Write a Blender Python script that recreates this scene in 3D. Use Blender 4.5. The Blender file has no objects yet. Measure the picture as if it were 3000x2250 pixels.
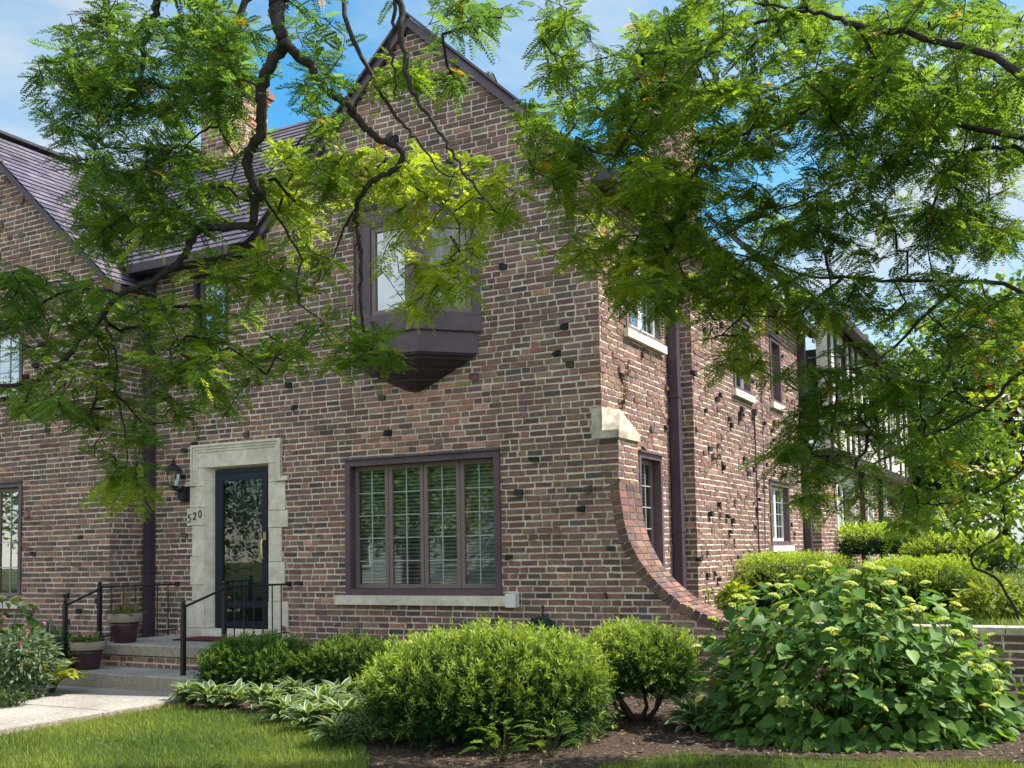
import bpy, math, random
import numpy as np
from mathutils import Vector, Matrix
R = random.Random(11)
G = np.random.default_rng(7)
SC = bpy.context.scene
COL = SC.collection

# ------------------------------------------------------------------ camera
EYE = 1.38
YAW, PIT, ROL = math.radians(28.07), math.radians(3.8), math.radians(-1.02)
FW = np.array([-math.sin(YAW)*math.cos(PIT), math.cos(YAW)*math.cos(PIT), math.sin(PIT)])
_r0 = np.array([math.cos(YAW), math.sin(YAW), 0.0]); _u0 = np.cross(_r0, FW)
RT = _r0*math.cos(ROL)+_u0*math.sin(ROL); UP = -_r0*math.sin(ROL)+_u0*math.cos(ROL)
CAM = np.array([0, 0, EYE])
cd = bpy.data.cameras.new('camera'); cam = bpy.data.objects.new('camera', cd); COL.objects.link(cam)
cd.sensor_width = 36; cd.lens = 36.0; cd.shift_y = 0.0983; cd.clip_start = .05; cd.clip_end = 2000
m = Matrix.Identity(4)
for i, v in enumerate((RT, UP, -FW)):
    for j in range(3): m[j][i] = v[j]
m.translation = Vector(CAM); cam.matrix_world = m
SC.camera = cam

def P(x, y, d):          # a point of the place: survey reading (x, y) at distance d
    k = 3000/2212
    return CAM + d*(FW + RT*(x*k-1500)/3000 - UP*(y*k-1420)/3000)
def onground(x, y, z=-.12):
    d = P(x, y, 1)-CAM
    return CAM + d*((z-EYE)/d[2])

# ------------------------------------------------------------------ sky, sun, exposure
SUN_EL, SUN_AZ = math.radians(52), math.radians(62)     # azimuth clockwise from +Y
W = bpy.data.worlds.new('World'); SC.world = W; W.use_nodes = True
nt = W.node_tree; nt.nodes.clear()
def N(nt, typ, **kw):
    n = nt.nodes.new(typ)
    for k, v in kw.items():
        if k.startswith('i_'):
            key = k[2:]
            n.inputs[int(key) if key.isdigit() else key.replace('_', ' ')].default_value = v
        else: setattr(n, k, v)
    return n
def L(nt, a, b): nt.links.new(a, b)
sky = N(nt, 'ShaderNodeTexSky', sky_type='NISHITA', sun_disc=False, sun_elevation=SUN_EL, sun_rotation=SUN_AZ, air_density=1.0, dust_density=.6, ozone_density=2.2)
bg = N(nt, 'ShaderNodeBackground'); bg.inputs[1].default_value = .10
tc = N(nt, 'ShaderNodeTexCoord'); mp = N(nt, 'ShaderNodeMapping'); mp.inputs['Scale'].default_value = (1.0, 1.0, 2.2); mp.inputs['Location'].default_value = (.9, 2.6, 1.3)
L(nt, tc.outputs['Generated'], mp.inputs[0])
nz = N(nt, 'ShaderNodeTexNoise', i_Scale=2.1, i_Detail=9, i_Roughness=.56); nz.inputs['Distortion'].default_value = .25
L(nt, mp.outputs[0], nz.inputs[0])
cr = N(nt, 'ShaderNodeValToRGB'); cr.color_ramp.elements[0].position = .42; cr.color_ramp.elements[1].position = .64
L(nt, nz.outputs[0], cr.inputs[0])
mx = N(nt, 'ShaderNodeMix', data_type='RGBA'); mx.inputs[7].default_value = (3.7, 3.75, 3.85, 1)
hs = N(nt, 'ShaderNodeHueSaturation'); hs.inputs['Saturation'].default_value = 1.35; hs.inputs['Value'].default_value = .62; hs.inputs['Hue'].default_value = .482
L(nt, sky.outputs[0], hs.inputs['Color'])
# brightness added to clouds behind the camera, as fill for the shaded front
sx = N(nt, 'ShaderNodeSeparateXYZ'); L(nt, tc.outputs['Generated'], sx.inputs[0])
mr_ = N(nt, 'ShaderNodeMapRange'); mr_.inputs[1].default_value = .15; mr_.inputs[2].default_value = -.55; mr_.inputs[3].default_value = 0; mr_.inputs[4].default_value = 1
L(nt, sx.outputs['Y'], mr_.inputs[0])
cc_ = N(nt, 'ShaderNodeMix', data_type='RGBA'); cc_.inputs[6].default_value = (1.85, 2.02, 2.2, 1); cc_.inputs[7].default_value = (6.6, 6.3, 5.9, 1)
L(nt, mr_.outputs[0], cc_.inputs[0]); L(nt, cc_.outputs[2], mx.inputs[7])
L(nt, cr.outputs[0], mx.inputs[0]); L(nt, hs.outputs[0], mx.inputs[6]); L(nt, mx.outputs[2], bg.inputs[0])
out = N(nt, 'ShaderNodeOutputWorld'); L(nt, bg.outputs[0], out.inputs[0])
sd = bpy.data.lights.new('sun', 'SUN'); sd.energy = 2.4; sd.angle = math.radians(.55); sd.color = (1, .93, .82)
so = bpy.data.objects.new('sun', sd); COL.objects.link(so)
sv = Vector((math.sin(SUN_AZ)*math.cos(SUN_EL), math.cos(SUN_AZ)*math.cos(SUN_EL), math.sin(SUN_EL)))
so.rotation_euler = sv.to_track_quat('Z', 'Y').to_euler(); so.location = (10, 10, 30)
SC.view_settings.view_transform = 'Standard'; SC.view_settings.look = 'None'
SC.view_settings.exposure = 2.0; SC.view_settings.gamma = 1
SC.cycles.max_bounces = 8; SC.cycles.transparent_max_bounces = 12; SC.cycles.use_denoising = True

# ------------------------------------------------------------------ materials
def mat(name, base=(.5, .5, .5), rough=.7, tint=False, noise=None, bump=None, spec=.3, metal=0.0):
    M = bpy.data.materials.new(name); M.use_nodes = True; t = M.node_tree
    b = t.nodes['Principled BSDF']; b.inputs['Roughness'].default_value = rough; b.inputs['Metallic'].default_value = metal
    b.inputs['Specular IOR Level'].default_value = spec
    tcn = N(t, 'ShaderNodeTexCoord'); col = None
    if tint:
        a = N(t, 'ShaderNodeAttribute', attribute_name='tint'); col = a.outputs['Color']
    else:
        rgb = N(t, 'ShaderNodeRGB'); rgb.outputs[0].default_value = (*base, 1); col = rgb.outputs[0]
    if noise:
        for sc, lo, hi in noise:
            n1 = N(t, 'ShaderNodeTexNoise', i_Scale=sc, i_Detail=5, i_Roughness=.6); L(t, tcn.outputs['Object'], n1.inputs[0])
            mr = N(t, 'ShaderNodeMapRange'); mr.inputs[1].default_value = .3; mr.inputs[2].default_value = .7; mr.inputs[3].default_value = lo; mr.inputs[4].default_value = hi
            L(t, n1.outputs[0], mr.inputs[0])
            mm = N(t, 'ShaderNodeMix', data_type='RGBA', blend_type='MULTIPLY'); mm.inputs[0].default_value = 1
            L(t, col, mm.inputs[6]); L(t, mr.outputs[0], mm.inputs[7]); col = mm.outputs[2]
    L(t, col, b.inputs['Base Color'])
    if bump:
        n2 = N(t, 'ShaderNodeTexNoise', i_Scale=bump[0], i_Detail=6, i_Roughness=.65); L(t, tcn.outputs['Object'], n2.inputs[0])
        bp = N(t, 'ShaderNodeBump'); bp.inputs['Strength'].default_value = bump[1]; bp.inputs['Distance'].default_value = bump[2]
        L(t, n2.outputs[0], bp.inputs['Height']); L(t, bp.outputs[0], b.inputs['Normal'])
    return M
def leafmat(name, rough=.45, trans=.4, spec=.35):
    M = bpy.data.materials.new(name); M.use_nodes = True; t = M.node_tree
    b = t.nodes['Principled BSDF']; b.inputs['Roughness'].default_value = rough; b.inputs['Specular IOR Level'].default_value = spec
    a = N(t, 'ShaderNodeAttribute', attribute_name='tint'); L(t, a.outputs['Color'], b.inputs['Base Color'])
    tr = N(t, 'ShaderNodeBsdfTranslucent')
    mm = N(t, 'ShaderNodeMix', data_type='RGBA', blend_type='MULTIPLY'); mm.inputs[0].default_value = 1; mm.inputs[7].default_value = (2.3, 2.05, .8, 1)
    L(t, a.outputs['Color'], mm.inputs[6]); L(t, mm.outputs[2], tr.inputs['Color'])
    ms = N(t, 'ShaderNodeMixShader'); ms.inputs[0].default_value = trans
    L(t, b.outputs[0], ms.inputs[1]); L(t, tr.outputs[0], ms.inputs[2]); L(t, ms.outputs[0], t.nodes['Material Output'].inputs[0])
    return M
def glassmat(name, refl=.16, tintc=(.75, .82, .8)):
    M = bpy.data.materials.new(name); M.use_nodes = True; t = M.node_tree; t.nodes.remove(t.nodes['Principled BSDF'])
    gl = N(t, 'ShaderNodeBsdfGlossy'); gl.inputs['Roughness'].default_value = .015; gl.inputs['Color'].default_value = (.95, .97, .96, 1)
    tr = N(t, 'ShaderNodeBsdfTransparent'); tr.inputs['Color'].default_value = (*tintc, 1)
    fr = N(t, 'ShaderNodeFresnel'); fr.inputs[0].default_value = 1.5
    ad = N(t, 'ShaderNodeMath', operation='ADD'); ad.inputs[1].default_value = refl; ad.use_clamp = True
    nz = N(t, 'ShaderNodeTexNoise', i_Scale=1.6, i_Detail=2); tcn = N(t, 'ShaderNodeTexCoord'); L(t, tcn.outputs['Object'], nz.inputs[0])
    bp = N(t, 'ShaderNodeBump'); bp.inputs['Strength'].default_value = .012; bp.inputs['Distance'].default_value = .1
    L(t, nz.outputs[0], bp.inputs['Height']); L(t, bp.outputs[0], gl.inputs['Normal'])
    L(t, fr.outputs[0], ad.inputs[0]); ms = N(t, 'ShaderNodeMixShader'); L(t, ad.outputs[0], ms.inputs[0])
    L(t, tr.outputs[0], ms.inputs[1]); L(t, gl.outputs[0], ms.inputs[2]); L(t, ms.outputs[0], t.nodes['Material Output'].inputs[0])
    return M
BRICK = mat('brick', tint=True, rough=.9, spec=.2, noise=[(38, .70, 1.28), (6, .85, 1.12), (.7, .84, 1.13)], bump=(55, .55, .006))
MORTAR = mat('mortar', (.74, .66, .55), .95, noise=[(30, .75, 1.15), (2.2, .82, 1.1)], bump=(120, .6, .003))
STONE = mat('limestone', (.74, .67, .56), .8, noise=[(9, .78, 1.12), (60, .9, 1.06), (2.3, .85, 1.1)], bump=(70, .3, .003))
STONED = mat('weathered_limestone', (.52, .46, .37), .85, noise=[(7, .5, 1.2), (40, .85, 1.1)], bump=(60, .4, .004))
TRIM = mat('mauve_trim_paint', (.118, .074, .094), .45, noise=[(5, .8, 1.15), (1.3, .8, 1.15)], spec=.4)
TRIMD = mat('dark_trim_paint', (.05, .034, .046), .5, noise=[(5, .8, 1.15)], spec=.4)
SASH = mat('taupe_sash_paint', (.20, .15, .145), .45, noise=[(6, .92, 1.06)], spec=.4)
SPOUT = mat('plum_metal_paint', (.055, .036, .055), .4, noise=[(4, .8, 1.2)], spec=.5)
NAVY = mat('navy_door_paint', (.008, .012, .028), .35, spec=.35)
DOORIN = mat('inner_door_paint', (.012, .03, .032), .4, spec=.4)
GLASS = glassmat('window_glass', .24, (.78, .86, .83))
DGLASS = glassmat('door_glass', .04, (.8, .85, .85))
SGLASS = glassmat('sky_glass', .32)
BGLASS = glassmat('bay_glass', .06, (.62, .74, .74))
MUNT = mat('white_grille', (.36, .41, .38), .5)
BLIND = mat('white_blind', (.5, .52, .53), .6)
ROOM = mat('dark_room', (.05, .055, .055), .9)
SLATE = mat('slate', tint=True, rough=.75, spec=.25, noise=[(20, .75, 1.2)], bump=(60, .3, .004))
METAL = mat('bay_roof_metal', (.11, .075, .085), .5, spec=.5, noise=[(6, .8, 1.15)])
CONC = mat('exposed_aggregate', (.37, .345, .31), .9, noise=[(70, .35, 1.5), (24, .75, 1.2), (1.6, .72, 1.15)], bump=(110, .6, .005))
CONCS = mat('aggregate_edge', (.34, .29, .235), .95, noise=[(70, .4, 1.5), (18, .8, 1.15)], bump=(70, 1.0, .012))
IRON = mat('black_iron', (.012, .012, .015), .4, spec=.5)
BRASS = mat('brass', (.55, .42, .2), .3, metal=1.0)
MAROON = mat('maroon_glaze', (.052, .020, .026), .35, spec=.5, noise=[(8, .8, 1.2)])
TAN = mat('tan_rim', (.30, .23, .18), .7, noise=[(12, .85, 1.1)])
SOIL = mat('soil', (.05, .036, .026), .95, bump=(40, .8, .02))
LEAF = leafmat('leaf', .45, .55, .4); NEEDLE = leafmat('needle', .5, .28, .3); BROAD = leafmat('broad_leaf', .5, .3, .25)
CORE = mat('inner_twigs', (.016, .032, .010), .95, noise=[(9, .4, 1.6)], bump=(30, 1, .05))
BARK = mat('bark', (.05, .042, .04), .9, noise=[(30, .6, 1.35)], bump=(40, .8, .012))
TWIG = mat('twig', (.035, .028, .03), .85)
GRASSB = leafmat('grass_blade', .55, .35, .25)
LAWN = mat('lawn_soil', (.075, .10, .028), .95, noise=[(3, .6, 1.3), (40, .6, 1.4)], bump=(60, 1, .03))
MULCH = mat('mulch', (.085, .058, .042), .95, noise=[(25, .5, 1.5), (90, .5, 1.5)], bump=(45, 1, .04))
CHIP = mat('wood_chip', tint=True, rough=.9)
PETAL = leafmat('petal', .6, .3, .2)
STUCCO = mat('white_stucco', (.62, .60, .55), .9, noise=[(3, .85, 1.08)], bump=(50, .4, .006))
TIMBER = mat('dark_timber', (.05, .035, .035), .7, noise=[(8, .7, 1.2)])
WHITE = mat('white_plastic', (.72, .70, .68), .5)
GREY = mat('grey_metal_paint', (.13, .15, .17), .5, spec=.4)
HOSE = mat('green_hose', (.012, .05, .045), .4)
RUBBER = mat('black_rubber', (.015, .013, .014), .8); MATRED = mat('red_mat_fibre', (.16, .03, .04), .95)
LAMPG = glassmat('lantern_glass', .1, (.8, .8, .75))
ASPH = mat('asphalt', (.055, .055, .058), .9, noise=[(60, .7, 1.3)])

# ------------------------------------------------------------------ mesh helpers
class MB:
    def __init__(s): s.v = []; s.f = []; s.m = []; s.t = []
    def face(s, pts, m=0, t=(1, 1, 1)):
        n = len(s.v); s.v.extend([tuple(map(float, p)) for p in pts]); s.t.extend([t]*len(pts))
        s.f.append(tuple(range(n, n+len(pts)))); s.m.append(m)
    def hexa(s, p, m=0, t=(1, 1, 1), skip=()):   # p: 8 pts, 0-3 one side loop, 4-7 the opposite
        n = len(s.v); s.v.extend([tuple(map(float, q)) for q in p]); s.t.extend([t]*8)
        for i, f in enumerate(((3, 2, 1, 0), (4, 5, 6, 7), (0, 1, 5, 4), (1, 2, 6, 5), (2, 3, 7, 6), (3, 0, 4, 7))):
            if i in skip: continue
            s.f.append(tuple(n+k for k in f)); s.m.append(m)
    def box(s, lo, hi, m=0, t=(1, 1, 1)):
        (a, b, c), (d, e, f) = lo, hi
        s.hexa([(a, b, c), (d, b, c), (d, e, c), (a, e, c), (a, b, f), (d, b, f), (d, e, f), (a, e, f)], m, t)
    def fbox(s, fr, s0, s1, z0, z1, d0, d1, m=0, t=(1, 1, 1)):
        q = [fr.p(a, z, d) for d in (d0, d1) for a, z in ((s0, z0), (s1, z0), (s1, z1), (s0, z1))]
        s.hexa(q, m, t)
    def tube(s, pts, rad, n=6, m=0, t=(1, 1, 1), cap=True):
        pts = [Vector(p) for p in pts]; k = len(pts)
        if not hasattr(rad, '__len__'): rad = [rad]*k
        base = len(s.v); prev = None
        for i, p in enumerate(pts):
            d = (pts[min(i+1, k-1)]-pts[max(i-1, 0)])
            d = d.normalized() if d.length > 1e-9 else Vector((0, 0, 1))
            if prev is None:
                a = d.cross(Vector((0, 0, 1)) if abs(d.z) < .9 else Vector((1, 0, 0))).normalized()
            else:
                a = prev-d*prev.dot(d); a = a.normalized() if a.length > 1e-6 else d.orthogonal().normalized()
            prev = a; b = d.cross(a)
            for j in range(n):
                w = 2*math.pi*j/n; s.v.append(tuple(p+(a*math.cos(w)+b*math.sin(w))*rad[i])); s.t.append(t)
        for i in range(k-1):
            for j in range(n):
                s.f.append((base+i*n+j, base+i*n+(j+1) % n, base+(i+1)*n+(j+1) % n, base+(i+1)*n+j)); s.m.append(m)
        if cap:
            s.f.append(tuple(base+j for j in range(n))[::-1]); s.m.append(m)
            s.f.append(tuple(base+(k-1)*n+j for j in range(n))); s.m.append(m)
    def lathe(s, c, prof, n=20, m=0, t=(1, 1, 1)):
        base = len(s.v)
        for r, z in prof:
            for j in range(n):
                w = 2*math.pi*j/n; s.v.append((c[0]+r*math.cos(w), c[1]+r*math.sin(w), c[2]+z)); s.t.append(t)
        for i in range(len(prof)-1):
            for j in range(n):
                s.f.append((base+i*n+j, base+i*n+(j+1) % n, base+(i+1)*n+(j+1) % n, base+(i+1)*n+j)); s.m.append(m)
        s.f.append(tuple(base+j for j in range(n))[::-1]); s.m.append(m)
        s.f.append(tuple(base+(len(prof)-1)*n+j for j in range(n))); s.m.append(m)
    def ball(s, c, r, m=0, t=(1, 1, 1), n=8):
        s.lathe(c, [(r*math.sin(math.pi*i/6)+1e-4, -r*math.cos(math.pi*i/6)) for i in range(7)], n, m, t)
    def build(s, name, mats, parent=None, smooth=False):
        me = bpy.data.meshes.new(name); me.from_pydata(s.v, [], s.f)
        for x in (mats if isinstance(mats, (list, tuple)) else [mats]): me.materials.append(x)
        me.polygons.foreach_set('material_index', s.m)
        at = me.attributes.new('tint', 'FLOAT_COLOR', 'POINT')
        c = np.ones((len(s.v), 4), np.float32); c[:, :3] = np.array(s.t, np.float32); at.data.foreach_set('color', c.ravel())
        if smooth: me.polygons.foreach_set('use_smooth', [True]*len(s.f))
        me.update(); o = bpy.data.objects.new(name, me); COL.objects.link(o)
        if parent: attach(o, parent)
        return o
def arrays(name, V, Fc, T, mats, parent=None, smooth=False):
    V = np.asarray(V, np.float32); Fc = np.asarray(Fc, np.int32); k = Fc.shape[1]
    me = bpy.data.meshes.new(name); me.vertices.add(len(V)); me.vertices.foreach_set('co', V.ravel())
    me.loops.add(Fc.size); me.loops.foreach_set('vertex_index', Fc.ravel())
    me.polygons.add(len(Fc)); me.polygons.foreach_set('loop_start', np.arange(len(Fc), dtype=np.int32)*k)
    if smooth: me.polygons.foreach_set('use_smooth', np.ones(len(Fc), bool))
    me.update(calc_edges=True)
    at = me.attributes.new('tint', 'FLOAT_COLOR', 'POINT'); c = np.ones((len(V), 4), np.float32); c[:, :3] = T; at.data.foreach_set('color', c.ravel())
    for x in (mats if isinstance(mats, (list, tuple)) else [mats]): me.materials.append(x)
    o = bpy.data.objects.new(name, me); COL.objects.link(o)
    if parent: attach(o, parent)
    return o
def attach(o, p):
    o.parent = p
    o.matrix_parent_inverse = Matrix.Translation(-Vector(p.location)) if p.parent is None else Matrix.Identity(4)
def thing(name, label, cat, loc, group=None):
    o = bpy.data.objects.new(name, None); COL.objects.link(o); o.location = tuple(map(float, loc)); o.empty_display_size = .2
    return tag(o, label, cat, group)
def tag(o, label=None, cat=None, group=None, kind=None):
    if label: o['label'] = label
    if cat: o['category'] = cat
    if group: o['group'] = group
    if kind: o['kind'] = kind
    return o
def copy_thing(root, loc, label, rz=0, sc=1):
    r = root.copy(); COL.objects.link(r); r.location = tuple(map(float, loc)); r.rotation_euler = (0, 0, rz); r.scale = (sc, sc, sc); r['label'] = label
    for ch in list(root.children):
        c = ch.copy(); COL.objects.link(c); c.parent = r
        for g in ch.children:
            d = g.copy(); COL.objects.link(d); d.parent = c
    return r
class Fr:                 # a wall frame: s along the wall, z up, d out of the wall
    def __init__(s, O, U, Nn): s.O = Vector(O); s.U = Vector(U); s.N = Vector(Nn)
    def p(s, a, z, d=0): return s.O+s.U*a+Vector((0, 0, z))+s.N*d
FRONT = Fr((0, 10.14, 0), (1, 0, 0), (0, -1, 0))
LEFTF = Fr((0, 9.52, 0), (1, 0, 0), (0, -1, 0))
LRET = Fr((-11.16, 0, 0), (0, 1, 0), (1, 0, 0))
SIDE = Fr((-4.30, 0, 0), (0, 1, 0), (1, 0, 0))
RETN = Fr((0, 12.54, 0), (1, 0, 0), (0, -1, 0))
WING = Fr((-4.05, 0, 0), (0, 1, 0), (1, 0, 0))
RET2 = Fr((0, 19.08, 0), (1, 0, 0), (0, -1, 0))
TIMB = Fr((-3.82, 0, 0), (0, 1, 0), (1, 0, 0))

# ------------------------------------------------------------------ brickwork
CH = .072
def btint(hot=0.0):
    r = R.random()
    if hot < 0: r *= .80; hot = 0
    if R.random() < hot: c = R.choice([(.29, .16, .12), (.25, .155, .12), (.27, .18, .13), (.21, .125, .105)])
    elif r < .36: c = (.148, .096, .084)
    elif r < .64: c = (.138, .090, .090)
    elif r < .80: c = (.172, .124, .096)
    elif r < .90: c = (.108, .084, .082)
    elif r < .94: c = (.074, .066, .072)
    elif r < .985: c = (.19, .108, .088)
    else: c = (.25, .14, .10)
    k = R.uniform(.72, 1.22)*1.40
    return tuple(min(1, x*k*w*R.uniform(.95, 1.05)) for x, w in zip(c, (1.10, .97, .93)))
def one_brick(mb, fr, a, b, z0, z1, d, t, jit=.0025, back=-.03, tilt=0):
    j = lambda: R.uniform(-jit, jit)
    e = [R.uniform(-tilt, tilt) for _ in range(4)]
    q = [fr.p(a, z0, back), fr.p(b, z0, back), fr.p(b, z1, back), fr.p(a, z1, back),
         fr.p(a+j(), z0+j(), d+e[0]), fr.p(b+j(), z0+j(), d+e[1]), fr.p(b+j(), z1+j(), d+e[2]), fr.p(a+j(), z1+j(), d+e[3])]
    mb.hexa(q, 0, t, skip=(0,))
def brick_wall(mb, fr, s0, s1, z0, z1, holes=(), clip=None, hot=None, clink=.032):
    for i in range(int(math.floor(z0/CH)), int(math.ceil(z1/CH))):
        zb, zt = max(i*CH, z0), min((i+1)*CH, z1)
        if zt-zb < .02: continue
        zm = (zb+zt)/2; a, b = (s0, s1) if clip is None else clip(zm)
        if b-a < .04: continue
        iv = [(a, b)]
        for h0, h1, y0, y1 in holes:
            if y0 < zm < y1:
                nv = []
                for p, q in iv:
                    if h1 <= p or h0 >= q: nv.append((p, q)); continue
                    if h0-p > .01: nv.append((p, h0))
                    if q-h1 > .01: nv.append((h1, q))
                iv = nv
        st = R.uniform(0, .2)
        for p, q in iv:
            mb.face([fr.p(p, zb, -.007), fr.p(q, zb, -.007), fr.p(q, zt, -.007), fr.p(p, zt, -.007)], 1)
            s = p-st if p-st > p-.19 else p
            while s < q:
                Lb = R.choice((.195, .19, .185, .2, .19, .095, .095, .145))*R.uniform(.96, 1.04)
                a0, b0 = max(s, p), min(s+Lb, q); s += Lb+.021
                if q-s < .05: b0 = q if q-b0 < .07 else b0
                if b0-a0 < .03: continue
                wv = .005*math.sin(a0*1.7+i*.9)+R.uniform(-.003, .003)
                zz0, zz1 = zb+.0102+wv*.4, zt-.0102+wv*.4
                h = hot((a0+b0)/2, zm) if hot else 0
                if R.random() < clink and b0-a0 > .07:
                    if b0-a0 > .13: b0 = a0+R.uniform(.075, .115); s = b0+.018
                    one_brick(mb, fr, a0, b0, zz0-R.uniform(0, .006), zz1+R.uniform(0, .010), R.uniform(.012, .05), R.choice([(.03, .028, .032), (.05, .042, .045), (.10, .075, .06), (.035, .032, .034), btint(0), btint(0)]), .014, -.03, .018)
                else:
                    one_brick(mb, fr, a0, b0, zz0, zz1, max(-.002, R.gauss(.001, .004)), btint(h), .0045, -.02, .002)
def slates(mb, O, U, V, srange, nrow, cw=.26, ch=.155):
    O, U, V = Vector(O), Vector(U).normalized(), Vector(V).normalized(); Nn = U.cross(V).normalized()
    if Nn.z < 0: Nn = -Nn
    for r in range(nrow):
        a, b = srange(r*ch)
        if b <= a: continue
        mb.face([O+U*a+V*(r*ch)-Nn*.012, O+U*b+V*(r*ch)-Nn*.012, O+U*b+V*((r+1)*ch)-Nn*.012, O+U*a+V*((r+1)*ch)-Nn*.012], 0, (.05, .05, .06))
        s = a-R.uniform(0, cw)
        while s < b:
            w = cw*R.uniform(.8, 1.2); p, q = max(s, a), min(s+w-.006, b); s += w
            if q-p < .02: continue
            k = R.uniform(.75, 1.25); t = tuple(x*k for x in R.choice([(.115, .10, .15), (.13, .11, .15), (.10, .092, .135), (.14, .12, .15)]))
            h = .016+R.uniform(0, .006); y0 = r*ch-.012+R.uniform(-.004, .004); y1 = (r+1)*ch+.01
            A, B, Cc, D = O+U*p+V*y0+Nn*h, O+U*q+V*y0+Nn*h, O+U*q+V*y1, O+U*p+V*y1
            mb.face([A, B, Cc, D], 0, t); mb.face([A-Nn*.015, B-Nn*.015, B, A], 0, tuple(x*.6 for x in t))
def window(parent, fr, s0, s1, z0, z1, n=1, cas=.07, rec=.09, nx=2, ny=5, blind=.9, casm=None, sashm=None, glass=None, sill=None, depth=1.3, sashw=.05, name='window'):
    """sash window: casing (with the dark room behind it), sashes with grilles, panes, blind and stone sill"""
    mb = MB(); I = (s0+cas, s1-cas, z0+cas, z1-cas)
    mb.fbox(fr, s0, I[0], z0, z1, -.16, .018); mb.fbox(fr, I[1], s1, z0, z1, -.16, .018)
    mb.fbox(fr, I[0], I[1], z0, I[2], -.16, .016); mb.fbox(fr, I[0], I[1], I[3], z1, -.16, .016)
    mb.fbox(fr, s0-.012, s1+.012, z1, z1+.022, -.05, .045)
    a, b, c, d = s0+.01, s1-.01, z0+.01, z1-.01
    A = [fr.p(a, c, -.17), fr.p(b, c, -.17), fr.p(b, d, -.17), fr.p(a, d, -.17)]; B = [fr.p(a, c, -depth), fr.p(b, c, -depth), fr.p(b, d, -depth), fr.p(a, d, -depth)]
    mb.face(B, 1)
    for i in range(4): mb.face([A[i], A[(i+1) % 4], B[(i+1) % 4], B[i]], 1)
    w = mb.build(name, [casm or TRIM, ROOM], parent)
    step = (I[1]-I[0])/n
    for i in range(n):
        a, b = I[0]+i*step+.004, I[0]+(i+1)*step-.004; c, d = I[2]+.004, I[3]-.004
        sb = MB(); e = sashw
        sb.fbox(fr, a, a+e, c, d, -rec-.04, -rec); sb.fbox(fr, b-e, b, c, d, -rec-.04, -rec)
        sb.fbox(fr, a+e, b-e, c, c+e, -rec-.04, -rec-.002); sb.fbox(fr, a+e, b-e, d-e, d, -rec-.04, -rec-.002)
        for k in range(1, nx): x = a+e+(b-a-2*e)*k/nx; sb.fbox(fr, x-.006, x+.006, c+e, d-e, -rec-.0185, -rec-.010, 1)
        for k in range(1, ny): z = c+e+(d-c-2*e)*k/ny; sb.fbox(fr, a+e, b-e, z-.006, z+.006, -rec-.0195, -rec-.012, 1)
        so_ = sb.build('sash', [sashm or SASH, MUNT], w)
        pb = MB(); pb.face([fr.p(a+e, c+e, -rec-.02), fr.p(b-e, c+e, -rec-.02), fr.p(b-e, d-e, -rec-.02), fr.p(a+e, d-e, -rec-.02)])
        pb.build('pane', glass or GLASS, w)
    if blind:
        bb = MB(); z = I[3]-.01; lo = I[2]+(I[3]-I[2])*(1-blind)
        while z > lo:
            bb.face([fr.p(I[0]+.02, z, -.19), fr.p(I[1]-.02, z, -.19), fr.p(I[1]-.02, z-.028, -.165), fr.p(I[0]+.02, z-.028, -.165)]); z -= .045
        bb.build('blind', BLIND, w)
    if sill:
        sb = MB(); sb.fbox(fr, s0-sill[0], s1+sill[1], z0-sill[2], z0-.003, -.14, .06); sb.build('sill', STONE, w)
    return w

# ------------------------------------------------------------------ ground
mb = MB(); S_ = 220
mb.face([(-S_, -S_, -.12), (S_, -S_, -.12), (S_, S_, -.12), (-S_, S_, -.12)]); lawn = tag(mb.build('ground', LAWN), kind='structure')
mb = MB()
ys = [10.34, 12, 14, 17, 20, 25, 30, 40, 120]; zs = [.46, .5, .52, .58, .66, .78, .86, .95, 1.1]
for i in range(len(ys)-1):
    mb.face([(-4.4, ys[i], zs[i]), (60, ys[i], zs[i]), (60, ys[i+1], zs[i+1]), (-4.4, ys[i+1], zs[i+1])])
mb.face([(-4.4, 10.34, -.13), (60, 10.34, -.13), (60, 10.34, .46), (-4.4, 10.34, .46)])
tag(mb.build('terrace', LAWN), kind='structure')
def terr(y): return float(np.interp(y, ys, zs))
mb = MB(); mb.face([(-1.6, 27, terr(27)+.006), (60, 24, terr(24)+.006), (60, 25.4, terr(25.4)+.01), (-1.6, 28.5, terr(28.5)+.012)])
tag(mb.build('path', CONC), kind='structure')
# the front walk, planting bed, street behind the camera
wk = [(-10.55, 8.14), (-8.1, 8.2), (-8.05, 7.8), (-8.15, 5.8), (-8.2, 0), (-9.9, 0), (-9.75, 5.5), (-9.62, 6.6), (-9.85, 7.2), (-10.25, 7.6), (-10.6, 7.85)]
mb = MB(); top = [(x, y, -.07) for x, y in wk]; mb.face(top)
for i in range(len(wk)): a, b = wk[i], wk[(i+1) % len(wk)]; mb.face([(a[0], a[1], -.13), (b[0], b[1], -.13), (b[0], b[1], -.07), (a[0], a[1], -.07)], 1)
for y in (6.95, 5.3, 3.6): mb.face([(-9.72, y, -.069), (-8.14, y, -.069), (-8.14, y+.014, -.069), (-9.72, y+.014, -.069)], 2)
tag(mb.build('walk', [CONC, CONCS, SOIL]), kind='structure')
bed = [tuple(onground(x, y)[:2]) for x, y in ((398, 1534), (600, 1550), (730, 1580), (785, 1612), (800, 1645), (770, 1700), (1270, 1700), (1300, 1655), (1480, 1632), (1900, 1645), (2400, 1650))]
bedp = bed+[(3.0, 10.1), (-8.2, 10.1), (-8.2, 8.0)]
mb = MB(); mb.face([(x, y, -.112) for x, y in bedp]); tag(mb.build('mulch_bed', MULCH), kind='structure')
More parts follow.
